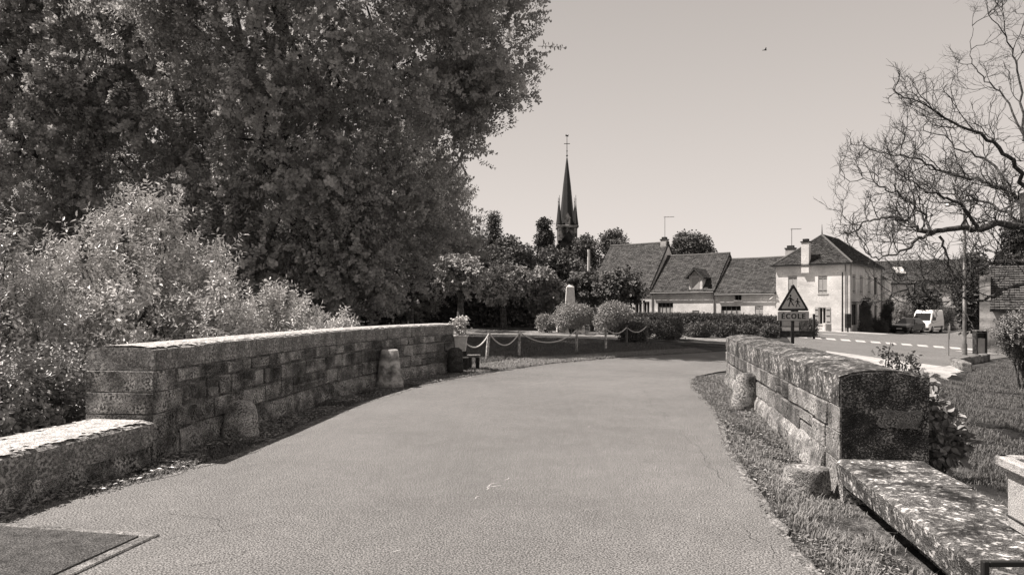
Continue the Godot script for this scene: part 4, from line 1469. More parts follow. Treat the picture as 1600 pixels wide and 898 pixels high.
	m.box(s0 + Vector3(0, 0.75, 0), Vector3(1.3, 0.12, 1.5), Basis(Vector3.RIGHT, up.cross(Vector3.RIGHT).normalized() * -1.0, up * -1.0))
	ap("skylight", m, M.white, h)
	for e in [[12.0, 13.4], [7.0, 8.0], [3.0, 4.0]]:
		m = MB.new()
		panel(m, k0, fd, fn, e[0], e[1], 2.6, 4.4, -0.05, 0.05)
		ap("window_pane", m, M.glass, h)
	# garden wall in front of it
	t_wall(Vector2(49.5, 86), Vector2(60, 82), 2.3)
	# --- shed at the right
	var q := Vector2(28.05, 41.2)
	h = thing("shed", "small rendered shed with a rough tile roof beside the glossy bush", "shed", V(q.x, -1.1, q.y))
	var sd := Vector2(0.83, -0.56).normalized()
	var si := Vector2(0.56, 0.83).normalized()
	m = MB.new()
	panel(m, q, sd, si, 0.0, 7.0, -2.0, 1.55, 0.0, 4.5)
	ap("wall", m, M.wall_shed, h)
	m = MB.new()
	panel(m, q, sd, si, -0.55, -0.003, -2.0, 3.5, 0.1, 4.3)
	ap("end_wall", m, M.wall_shed, h)
	tiled(h, "roof_tiles", wp(q, sd, -0.05, 1.45, si, -0.45), wp(q, sd, 7.2, 1.45, si, -0.45), wp(q, sd, 7.2, 4.1, si, 2.4), wp(q, sd, -0.05, 4.1, si, 2.4), "tile", 51)
	tiled(h, "roof_tiles", wp(q, sd, -0.05, 1.45, si, 5.2), wp(q, sd, 7.2, 1.45, si, 5.2), wp(q, sd, 7.2, 4.1, si, 2.4), wp(q, sd, -0.05, 4.1, si, 2.4), "tile", 52)
	# --- church
	var cx := PX(886, 130)
	var cb := V(cx, -0.2, 130)
	h = thing("church", "church with a needle-sharp slate spire and four corner pinnacles", "church", cb)
	m = MB.new()
	m.box(Vector3(0, 7.0, 0), Vector3(3.5, 14.0, 3.5))
	put("tower", m, M.wall_shed, h)
	m = MB.new()
	m.cbox(Vector3(0, 13.2, 0), Vector3(4.0, 0.4, 4.0), 0.08)
	m.cbox(Vector3(0, 16.55, 0), Vector3(4.0, 0.45, 4.0), 0.08)
	put("cornice", m, M.wall_shed, h)
	m = MB.new()
	for sx in [-1, 1]:
		for sz in [-1, 1]:
			m.box(Vector3(sx * 1.45, 14.9, sz * 1.45), Vector3(0.6, 3.0, 0.6))
		m.box(Vector3(sx * 0.0, 14.9, sx * 1.45), Vector3(0.3, 3.0, 0.3))
		m.box(Vector3(sx * 1.45, 14.9, 0), Vector3(0.3, 3.0, 0.3))
	put("belfry_pillars", m, M.wall_shed, h)
	m = MB.new()
	m.box(Vector3(0, 14.9, 0), Vector3(2.2, 3.0, 2.2))
	put("belfry_core", m, M.wall_shed, h)
	m = MB.new()
	m.lathe(Vector3.ZERO, [[1.65, 16.7], [1.35, 18.2], [1.15, 20.0], [0.7, 24.5], [0.28, 28.0], [0.12, 29.3]], 8)
	put("spire", m, M.slate, h)
	for sx in [-1, 1]:
		for sz in [-1, 1]:
			m = MB.new()
			m.lathe(Vector3(sx * 1.5, 0, sz * 1.5), [[0.42, 16.7], [0.48, 17.0], [0.3, 18.4], [0.08, 20.6], [0.03, 22.3]], 8)
			m.lathe(Vector3(sx * 1.5, 21.4, sz * 1.5), [[0.02, 0.0], [0.13, 0.12], [0.02, 0.26]], 8)
			put("pinnacle", m, M.slate, h)
	m = MB.new()
	m.box(Vector3(0, 17.4, 1.5), Vector3(0.9, 1.2, 0.7))
	m.extrude(PackedVector2Array([Vector2(-0.6, 18.0), Vector2(0.6, 18.0), Vector2(0, 19.0)]), Basis(), Vector3(0, 0, 1.2), 0.8)
	put("lucarne", m, M.wall_shed, h)
	m = MB.new()
	m.tube([Vector3(0, 29.2, 0), Vector3(0, 33.4, 0)], [0.08, 0.05], 6)
	m.lathe(Vector3(0, 29.6, 0), [[0.03, 0], [0.22, 0.2], [0.03, 0.45]], 8)
	m.lathe(Vector3(0, 30.5, 0), [[0.03, 0], [0.16, 0.15], [0.03, 0.35]], 8)
	m.box(Vector3(0, 32.0, 0), Vector3(1.1, 0.1, 0.1))
	m.extrude(PackedVector2Array([Vector2(-0.3, 33.4), Vector2(0.25, 33.3), Vector2(0.3, 33.7), Vector2(0.0, 33.55), Vector2(-0.2, 33.8)]), Basis(), Vector3(0, 0, -0.03), 0.06)
	put("cross", m, M.slate, h)
	m = MB.new()
	m.box(Vector3(-1.0, 4.0, 9.0), Vector3(8.0, 8.6, 14.0))
	put("nave_wall", m, M.wall_shed, h)
	m = MB.new()
	m.extrude(PackedVector2Array([Vector2(-5.6, 8.0), Vector2(3.6, 8.0), Vector2(-1.0, 14.2)]), Basis(), Vector3(0, 0, 1.8), 14.6)
	put("nave_roof", m, M.tile_dark, h)

func t_wall(a: Vector2, b: Vector2, hgt: float) -> void:
	var h := thing("garden_wall", "rendered garden wall behind the white van", "wall", V(a.x, -1.2, a.y))
	var dir := (b - a).normalized()
	var into := Vector2(-dir.y, dir.x)
	var m := MB.new()
	panel(m, a, dir, into, 0, a.distance_to(b), -2.0, -1.0 + hgt, 0, 0.3)
	ap("wall", m, M.wall_shed, h)
	m = MB.new()
	panel(m, a, dir, into, -0.05, a.distance_to(b) + 0.05, -0.998 + hgt, -0.85 + hgt, -0.06, 0.36)
	ap("wall_coping", m, M.tile, h)

func plane_tree(label: String, x: float, d: float, prof: Array, nblob: int, nspray: int, sd: int, o := {}) -> void:
	var R := RandomNumberGenerator.new()
	R.seed = sd
	var base := V(x, ground_at(x, d) - 0.1, d)
	var t := thing("plane_tree", label, "tree", base, 0, "great plane trees")
	var blobs := []
	var ymax: float = prof[prof.size() - 1][0]
	var ymin: float = prof[0][0]
	var depth_k: float = o.get("depth", 0.8)
	for i in nblob:
		var y := lerpf(ymin, ymax, pow(R.randf(), 0.9))
		var rr := 1.0
		for k in prof.size() - 1:
			if y >= prof[k][0] and y <= prof[k + 1][0]:
				rr = lerpf(prof[k][1], prof[k + 1][1], (y - prof[k][0]) / (prof[k + 1][0] - prof[k][0]))
		var a := R.randf() * TAU
		var br := R.randf_range(1.2, 2.3)
		var f := maxf(0.0, rr - br * 0.8) * R.randf_range(0.55, 1.0)
		blobs.append([Vector3(cos(a) * f, y, sin(a) * f * depth_k), Vector3(br, br * 0.8, br)])
	for i in nblob / 3:
		var y := lerpf(ymin, ymax * 0.75, R.randf())
		var rr := 1.0
		for k in prof.size() - 1:
			if y >= prof[k][0] and y <= prof[k + 1][0]:
				rr = lerpf(prof[k][1], prof[k + 1][1], (y - prof[k][0]) / (prof[k + 1][0] - prof[k][0]))
		var br := R.randf_range(1.1, 2.0)
		var ax := R.randf_range(-0.7, 0.7)
		var f := maxf(0.0, rr - br * 0.8)
		blobs.append([Vector3(ax * f, y, sqrt(1 - ax * ax) * f * depth_k * R.randf_range(0.7, 1.0)), Vector3(br, br * 0.8, br)])
	for e in o.get("boughs", []):
		blobs.append([Vector3(e[0], e[1], e[2]), Vector3(e[3], e[3] * 0.85, e[3])])
	var th: float = o.get("fork", 6.0)
	var tr: float = o.get("trunk", 0.75)
	var m := MB.new()
	m.tube([Vector3(0, -0.3, 0), Vector3(0, 0.4, 0), Vector3(0.1, th * 0.5, 0), Vector3(0.05, th, 0)], [tr * 1.5, tr * 1.12, tr, tr * 0.95], 14)
	put("trunk", m, M.bark_plane, t)
	for k in 6:
		var a := TAU * k / 6.0 + R.randf()
		var e := Vector3(cos(a) * R.randf_range(3.0, 5.5), R.randf_range(13, 19), sin(a) * R.randf_range(2, 4.5))
		m = MB.new()
		m.tube(limb_path(Vector3(0, th * R.randf_range(0.75, 0.98), 0), e, R, 0.02, 7), taper(8, tr * 0.5, tr * 0.12), 9)
		for j in 9:
			var tgt: Array = blobs[R.randi() % blobs.size()]
			var s := Vector3(0, th, 0).lerp(e, R.randf_range(0.25, 0.9))
			if s.distance_to(tgt[0]) < 8.0:
				m.tube(limb_path(s, tgt[0], R, 0.06), taper(6, 0.11, 0.025), 5, false)
		put("limb", m, M.bark_plane, t)
	crown(t, blobs, T.spray_plane, M.leaf_plane, nspray, sd, {"smin": 0.7, "smax": 1.25, "rise": -0.05, "gap": o.get("gap", -0.1), "gap_freq": 0.3, "fill": 0.35, "tone": o.get("tone", 1.0)})

func big_trees() -> void:
	plane_tree("great leafy plane tree whose crown overhangs the sky nearest the church spire", -9.6, 33.0, [[2.2, 4.6], [4, 6.4], [6, 7.5], [8, 8.3], [10, 9.2], [13, 10.6], [16, 11.4], [20, 11], [24, 8], [27, 3]], 125, 15500, 201, {"trunk": 0.85, "boughs": [[9.6, 17.6, 0, 1.6], [9.2, 15.6, 1, 1.5], [9.6, 14.2, -1, 1.3], [8.4, 13.4, 1, 1.6], [7.8, 11.8, 0, 1.6], [8.2, 12.4, -2, 1.4], [6.8, 10.6, 1, 1.5], [6.9, 8.9, 0, 1.3], [6.0, 8.2, 2, 1.6], [6.2, 7.0, -1, 1.3], [5.4, 5.8, 1, 1.5], [8.2, 16.6, 3, 1.7], [7.0, 14.6, 3, 1.7], [6.0, 12.4, 3, 1.7], [8.8, 19.4, 0, 1.8]]})
	plane_tree("great plane tree filling the sky above the tallest shrub", -22.5, 35.0, [[2.0, 6.0], [6, 9.0], [12, 10.5], [16, 9.5], [19, 6], [20.5, 3]], 115, 10500, 202)
	plane_tree("plane tree at the left border of the photo, above the dark shrub", -40.0, 44.0, [[1.5, 7.0], [6, 9.0], [12, 10.0], [16, 9], [20, 6], [21, 3]], 90, 6500, 203)
	plane_tree("plane tree set back, seen through the gap between the two great crowns", -17.0, 60.0, [[1.5, 8.0], [8, 11.0], [16, 12.0], [24, 9], [27, 3]], 70, 6000, 204)
	plane_tree("further plane tree low behind the long parapet", -8.0, 63.0, [[2.0, 5.0], [6, 6.5], [10, 6.5], [15, 2.5]], 60, 4000, 205, {"trunk": 0.5, "fork": 4.0})
	plane_tree("plane tree set back behind the darkest shrubs", -32.0, 62.0, [[1.5, 8.0], [8, 11.0], [16, 12.0], [24, 9], [27, 3]], 60, 5000, 206)
	# sunlit shrubs on the river bank
	var gb := -1.9
	var S := func(label: String, list: Array, d: float, n: int, sd: int, spray: Mesh, leaf: String, o: Dictionary) -> void:
		var R := RandomNumberGenerator.new()
		R.seed = sd
		var bl := []
		var mx := 0.0
		for q in list:
			var dd: float = d + R.randf_range(-0.5, 0.9)
			bl.append([P(q[0], q[1], dd) - Vector3(0, q[2] * 0.85 + 0.3, 0), q[2]])
			mx += bl[-1][0].x
			if q[2] > 0.6: bl.append([P(q[0], q[1], dd) + Vector3(R.randf_range(-0.6, 0.1), -0.6 - q[2] * 0.85, -R.randf_range(0.8, 1.8)), q[2]])
		var at := V(mx / list.size(), ground_at(mx / list.size(), d) - 0.05, d)
		shrub("riverbank_shrub", label, "shrub", "shrubs on the river bank", at, bl, spray, leaf, n, sd, o)
	S.call("tallest sunlit shrub behind the parapet, its top ragged against the plane trees", [[212, 296, 0.42], [232, 278, 0.3], [175, 330, 0.55], [245, 340, 0.7], [120, 350, 0.6], [95, 375, 0.5], [290, 385, 0.7], [200, 390, 1.0], [330, 415, 0.55], [345, 395, 0.25], [140, 430, 1.1], [250, 440, 1.2], [330, 460, 0.8], [200, 520, 1.3], [300, 520, 1.2], [110, 520, 1.1]], 13.5, 3600, 301, T.spray_bush, "leaf_bush", {"smin": 0.7, "smax": 1.2, "spikes": 22})
	S.call("shrub at the left border, half as tall as the ragged one", [[10, 395, 0.5], [-40, 390, 0.9], [50, 440, 0.7], [15, 500, 1.0], [70, 520, 0.8], [-50, 520, 1.3], [20, 600, 0.9]], 11.5, 1900, 302, T.spray_bush, "leaf_bush", {"smin": 0.7, "smax": 1.2, "tone": 0.8, "spikes": 12})
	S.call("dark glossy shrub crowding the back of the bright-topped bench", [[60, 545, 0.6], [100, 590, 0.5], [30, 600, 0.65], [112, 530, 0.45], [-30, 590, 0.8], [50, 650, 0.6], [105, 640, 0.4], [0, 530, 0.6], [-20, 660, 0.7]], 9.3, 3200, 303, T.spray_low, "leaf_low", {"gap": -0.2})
	S.call("rounded light shrub showing above the middle of the long parapet", [[395, 455, 0.6], [430, 450, 0.45], [455, 475, 0.6], [365, 485, 0.8], [415, 500, 0.9], [480, 500, 0.6], [340, 520, 0.9]], 16.5, 2100, 304, T.spray_bush, "leaf_bush", {"smin": 0.7, "smax": 1.15, "spikes": 8})
	S.call("lowest feathery shrub showing over the parapet coping before the trunks", [[500, 505, 0.35], [530, 508, 0.3], [545, 515, 0.25], [470, 512, 0.5], [515, 530, 0.6]], 18.5, 700, 305, T.spray_bush, "leaf_bush", {"spikes": 6})

func garden() -> void:
	var gp := "pruned trees on the lawn"
	var mid := {"spray": T.spray_mid, "leaf": "leaf_light", "bark": "bark", "shape": "flat", "blobs": 18, "n": 620, "smin": 0.7, "smax": 1.15, "gf": 0.8, "brad": 0.42}
	var far := "trees behind the lawn"
	simple_tree("pruned_tree", "small pruned tree whose pale trunk rises beside the planter", gp, 719, 49, 402, 460, 37, mid.merged({"trunk": 0.26}, true))
	simple_tree("pruned_tree", "umbrella-shaped pruned tree standing free on the lawn, trunk clear", gp, 787, 55, 418, 474, 40, mid.merged({"trunk": 0.27, "n": 800}, true))
	simple_tree("pruned_tree", "pruned tree half hidden to the left of the obelisk", gp, 852, 56, 424, 492, 32, mid.merged({"trunk": 0.22, "tone": 0.8}, true))
	simple_tree("pruned_tree", "dark pruned tree directly right of the obelisk", gp, 925, 52, 430, 474, 33, mid.merged({"trunk": 0.2, "leaf": "leaf_far", "tone": 0.9}, true))
	simple_tree("pruned_tree", "dark flat-crowned tree in front of the tallest terrace roof", gp, 968, 50, 430, 476, 38, mid.merged({"trunk": 0.2, "leaf": "leaf_far", "tone": 1.1, "n": 700}, true))
	simple_tree("slim_tree", "slim tree trunk showing under the great plane crown", "", 642, 44, 395, 468, 34, mid.merged({"trunk": 0.2, "leaf": "leaf_far"}, true))
	# bigger trees behind
	simple_tree("garden_tree", "broad tree under the edge of the great plane crown", far, 712, 72, 345, 470, 45, {"n": 2200})
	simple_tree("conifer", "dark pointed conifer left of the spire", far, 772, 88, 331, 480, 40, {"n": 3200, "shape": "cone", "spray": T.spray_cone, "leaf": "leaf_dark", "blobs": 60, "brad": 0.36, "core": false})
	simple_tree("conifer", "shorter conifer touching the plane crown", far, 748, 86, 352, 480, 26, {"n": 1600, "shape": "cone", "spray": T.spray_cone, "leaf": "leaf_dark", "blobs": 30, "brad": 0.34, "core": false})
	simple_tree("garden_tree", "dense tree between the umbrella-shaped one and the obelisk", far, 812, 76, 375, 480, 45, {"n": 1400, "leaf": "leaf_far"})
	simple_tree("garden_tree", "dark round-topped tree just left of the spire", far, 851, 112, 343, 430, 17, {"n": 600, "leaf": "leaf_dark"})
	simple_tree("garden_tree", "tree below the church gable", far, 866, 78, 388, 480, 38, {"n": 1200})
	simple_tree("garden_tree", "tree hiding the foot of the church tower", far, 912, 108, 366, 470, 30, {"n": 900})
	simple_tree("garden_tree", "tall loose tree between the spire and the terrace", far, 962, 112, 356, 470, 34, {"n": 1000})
	simple_tree("garden_tree", "low tree at the foot of the concrete pole", far, 905, 82, 405, 490, 28, {"n": 800})
	simple_tree("garden_tree", "round tree behind the ridge of the dormer house", far, 1079, 112, 361, 440, 38, {"n": 1300})
	simple_tree("garden_tree", "low tree closing the gap under the great plane crown", far, 660, 76, 400, 490, 45, {"n": 1200})
	simple_tree("garden_tree", "tree filling the space between the two conifers and the umbrella-shaped tree", far, 752, 79, 366, 480, 42, {"n": 1700})
	simple_tree("garden_tree", "broad tree directly behind the umbrella-shaped tree", far, 790, 82, 372, 480, 40, {"n": 1500})
	simple_tree("garden_tree", "bushy tree tucked under the lowest plane boughs", far, 692, 70, 350, 480, 36, {"n": 1500})
	# dark hedge closing the lawn
	_hedge("lawn_hedge", "tall dark hedge closing the shaded end of the lawn", Vector2(-17, 62), Vector2(6.5, 64), 3.0, 1.2, 3200, "leaf_far", 401, T.spray_far)
	_hedge("clipped_hedge", "long low clipped hedge in front of the terrace", Vector2(10.2, 59.5), Vector2(20.8, 48.5), 1.05, 0.9, 10000, "leaf_far", 402, T.spray_fine)
	# round clipped standards and bushes behind the rope fence
	var S := func(label: String, px: float, d: float, yt: float, yb: float, hw: float, stem: bool, n: int, leaf: String) -> void:
		var x := PX(px, d)
		var base := V(x, ground_at(x, d) - 0.03, d)
		var R := RandomNumberGenerator.new()
		R.seed = int(px)
		var c := P(px, (yt + yb) * 0.5, d)
		var rw := hw / F * d
		var rh := (yb - yt) * 0.5 / F * d
		var bl := [[c, minf(rw, rh) * 0.95]]
		for i in 9:
			var a := R.randf() * TAU
			bl.append([c + Vector3(cos(a) * rw * 0.5, R.randf_range(-0.5, 0.4) * rh, sin(a) * rw * 0.5), minf(rw, rh) * R.randf_range(0.45, 0.7)])
		shrub("garden_shrub", label, "shrub", "shrubs behind the rope fence", base, bl, T.spray_fine, leaf, n, int(px * 3), {"stem": 0.05 if stem else 0.025, "gap": -0.5, "fill": 0.35})
	S.call("round clipped shrub on a stem directly below the obelisk", 897, 46.5, 473, 516, 31, true, 2600, "leaf_light")
	S.call("round clipped shrub on a thin stem right of the obelisk one", 957, 45, 471, 516, 28, true, 2200, "leaf_light")
	S.call("low spreading shrub left of the obelisk's foot", 856, 48, 492, 517, 18, false, 500, "leaf_light")
	S.call("dark low bush behind the bend of the rope fence", 992, 35, 505, 540, 26, false, 900, "leaf_far")
	S.call("feathery bush beside the far fence posts", 1046, 39, 496, 528, 22, false, 900, "leaf_far")
	S.call("feathery bush at the start of the clipped hedge", 1003, 41, 497, 525, 22, false, 800, "leaf_far")
	S.call("wide flowering bush before the middle of the clipped hedge", 1092, 42, 506, 527, 30, false, 1000, "leaf_far")
	S.call("low bush where the parapet hides the clipped hedge", 1132, 43, 505, 525, 18, false, 600, "leaf_far")
	S.call("flowering bush behind the far end of the blackened parapet", 1166, 44, 508, 527, 20, false, 700, "leaf_far")
	S.call("last low bush beside the notice board", 1200, 45, 510, 527, 15, false, 500, "leaf_far")
	# obelisk
	var ob := thing("obelisk", "pale stone obelisk with a dark finial on the lawn", "monument", V(PX(891, 49), ground_at(PX(891, 49), 49), 49))
	ob.scale = Vector3(1.08, 1.02, 1.08)
	var m := MB.new()
	m.cbox(Vector3(0, 0.2, 0), Vector3(1.7, 0.5, 1.7), 0.04)
	m.cbox(Vector3(0, 0.65, 0), Vector3(1.1, 0.42, 1.1), 0.04)
	put("plinth", m, M.obelisk, ob)
	m = MB.new()
	for k in 4:
		var a := k * PI / 2
		var b := Basis(Vector3.UP, a)
		m.quad(b * Vector3(-0.37, 0.86, 0.37), b * Vector3(0.37, 0.86, 0.37), b * Vector3(0.24, 3.1, 0.24), b * Vector3(-0.24, 3.1, 0.24))
		m.tri(b * Vector3(-0.24, 3.1, 0.24), b * Vector3(0.24, 3.1, 0.24), Vector3(0, 3.35, 0))
	put("shaft", m, M.obelisk, ob)
	m = MB.new()
	m.lathe(Vector3(0, 3.2, 0), [[0.05, 0], [0.12, 0.12], [0.2, 0.3], [0.18, 0.42], [0.08, 0.5], [0.03, 0.62]], 10)
	put("finial", m, M.dark_wood, ob)
	# rope fence
	var f := thing("rope_fence", "fence of wooden posts joined by sagging white rope round the lawn", "fence", V(-0.8, -0.05, 22.3))
	var posts := [[719, 20.6, 0.9], [760, 22.4, 0.9], [811, 24.2, 0.9], [901, 27.4, 0.92], [947, 29.4, 0.95], [979, 31.0, 0.95], [1012, 33.0, 0.95]]
	var tops := []
	for i in posts.size():
		var q: Array = posts[i]
		var x := PX(q[0], q[1])
		var y := ground_at(x, q[1])
		var lean := Vector3(rng.randf_range(-0.05, 0.05), 0, rng.randf_range(-0.03, 0.03))
		if i == 1: lean.x = 0.09
		m = MB.new()
		m.tube([V(x, y - 0.2, q[1]), V(x, y + q[2] * 0.5, q[1]) + lean * 0.5, V(x, y + q[2], q[1]) + lean], [0.052, 0.05, 0.046], 9)
		ap("post", m, M.wood_pale if i < 5 else M.wood, f)
		tops.append(V(x, y + q[2] - 0.06, q[1]) + lean)
	for i in tops.size() - 1:
		var pts := []
		var rad := []
		var sag := 0.42 if i < 3 else 0.25
		for k in 15:
			var u := k / 14.0
			pts.append(tops[i].lerp(tops[i + 1], u) - Vector3(0, 4.0 * u * (1 - u) * sag, 0))
			rad.append(0.022)
		m = MB.new()
		m.tube(pts, rad, 7)
		ap("rope", m, M.rope, f)

func _hedge(called: String, label: String, a: Vector2, b: Vector2, hgt: float, thick: float, n: int, leaf: String, sd: int, spray: Mesh) -> void:
	var mid := (a + b) * 0.5
	var base := V(mid.x, ground_at(mid.x, mid.y) - 0.02, mid.y)
	var t := thing(called, label, "hedge", base)
	var R := RandomNumberGenerator.new()
	R.seed = sd
	var dir := (b - a).normalized()
	var o := Vector2(-dir.y, dir.x)
	var l := a.distance_to(b)
	var xf := []
	var cols := []
	for i in n:
		var face := R.randf()
		var s := R.randf() * l
		var across := R.randf_range(-0.5, 0.5) * thick
		var y := R.randf() * hgt
		if face < 0.4: y = hgt * R.randf_range(0.93, 1.02)
		elif face < 0.9: across = thick * 0.5 * (1.0 if R.randf() < 0.5 else -1.0) * R.randf_range(0.8, 1.05)
		var p := a + dir * s + o * across
		var q := Vector3(R.randfn(), R.randfn() + 1.0, R.randfn()).normalized()
		var x := q.cross(Vector3(R.randfn(), R.randfn(), R.randfn())).normalized()
		xf.append(Transform3D(Basis(x, q, x.cross(q)) * R.randf_range(0.7, 1.2), V(p.x, ground_at(p.x, p.y) + y, p.y) - base))
		var g := R.randf_range(0.7, 1.2)
		cols.append(Color(g, g, g))
	var m := MB.new()
	var bb := Basis(Vector3(dir.x, 0, -dir.y), Vector3.UP, Vector3(dir.x, 0, -dir.y).cross(Vector3.UP))
	var k := int(l / 1.2)
	for i in k:
		var p := a + dir * (i + 0.5) * l / k
		var w := V(p.x, ground_at(p.x, p.y), p.y) - base
		m.tube([w, w + Vector3(0, hgt * 0.5, 0), w + Vector3(0.1, hgt * 0.9, 0)], [0.05, 0.04, 0.02], 6)
	put("stems", m, M.bark, t)
	var c := scatter("crown", spray, M[leaf], xf, cols, t)
	c.set_meta("kind", "stuff")

func loft(m: MB, st: Array) -> void:
	# stations along z: [z, half width low, half width high, y low, y belt, y top]; closed ring of 8 points each
	var rings := []
	for s in st:
		var r := [Vector3(-s[1] * 0.94, s[3], s[0]), Vector3(s[1] * 0.94, s[3], s[0]), Vector3(s[1], s[3] + 0.12, s[0]), Vector3(s[1], s[4], s[0]), Vector3(s[2], s[5] - 0.07, s[0]), Vector3(s[2] - 0.09, s[5], s[0]), Vector3(-s[2] + 0.09, s[5], s[0]), Vector3(-s[2], s[5] - 0.07, s[0]), Vector3(-s[1], s[4], s[0]), Vector3(-s[1], s[3] + 0.12, s[0])]
		rings.append(r)
	for i in rings.size() - 1:
		var c := Vector3.ZERO
		for p in rings[i]: c += p
		for p in rings[i + 1]: c += p
		c /= 20.0
		for k in 10:
			var t := (k + 1) % 10
			m.otri(rings[i][k], rings[i][t], rings[i + 1][t], c); m.otri(rings[i][k], rings[i + 1][t], rings[i + 1][k], c)
	var mid: Vector3 = (rings[0][0] + rings[-1][5]) * 0.5
	for e in [0, rings.size() - 1]:
		for k in range(1, 9):
			m.otri(rings[e][0], rings[e][k], rings[e][k + 1], mid)

func wheel(t: Node3D, p: Vector3, r: float, w: float) -> void:
	var m := MB.new()
	var s := signf(p.x)
	m.tube([p + Vector3(-s * w * 0.5, 0, 0), p + Vector3(-s * w * 0.4, 0, 0), p + Vector3(s * w * 0.4, 0, 0), p + Vector3(s * w * 0.5, 0, 0)], [r * 0.9, r, r, r * 0.9], 18)
	var ty := put("wheel", m, M.rubber, t)
	m = MB.new()
	m.tube([p + Vector3(s * w * 0.3, 0, 0), p + Vector3(s * w * 0.52, 0, 0), p + Vector3(s * w * 0.53, 0, 0)], [r * 0.62, r * 0.6, r * 0.1], 14)
	put("rim", m, M.metal, ty)

func vehicle(called: String, label: String, cat: String, at: Vector3, rear: Vector2, st: Array, paint: String, glass: Array, wheels: Array, extras: Callable) -> void:
	var t := thing(called, label, cat, at)
	var z := Vector3(rear.x, 0, -rear.y).normalized()
	t.basis = Basis(Vector3.UP.cross(z), Vector3.UP, z)
	var m := MB.new()
	loft(m, st)
	put("body", m, M[paint], t)
	for g in glass:
		m = MB.new()
		var n: Vector3 = (g[2] - g[1]).cross(g[3] - g[1]).normalized()
		var out: Vector3 = g[5]
		if n.dot(out) < 0: n = -n
		var c: Vector3 = (g[1] + g[3]) * 0.5 - out
		var q := [g[1] + n * 0.012, g[2] + n * 0.012, g[3] + n * 0.012, g[4] + n * 0.012]
		m.otri(q[0], q[1], q[2], c); m.otri(q[0], q[2], q[3], c)
		put(g[0], m, M[g[6]] if g.size() > 6 else M.glass, t)
	for w in wheels:
		wheel(t, w[0], w[1], 0.22)
	extras.call(t)

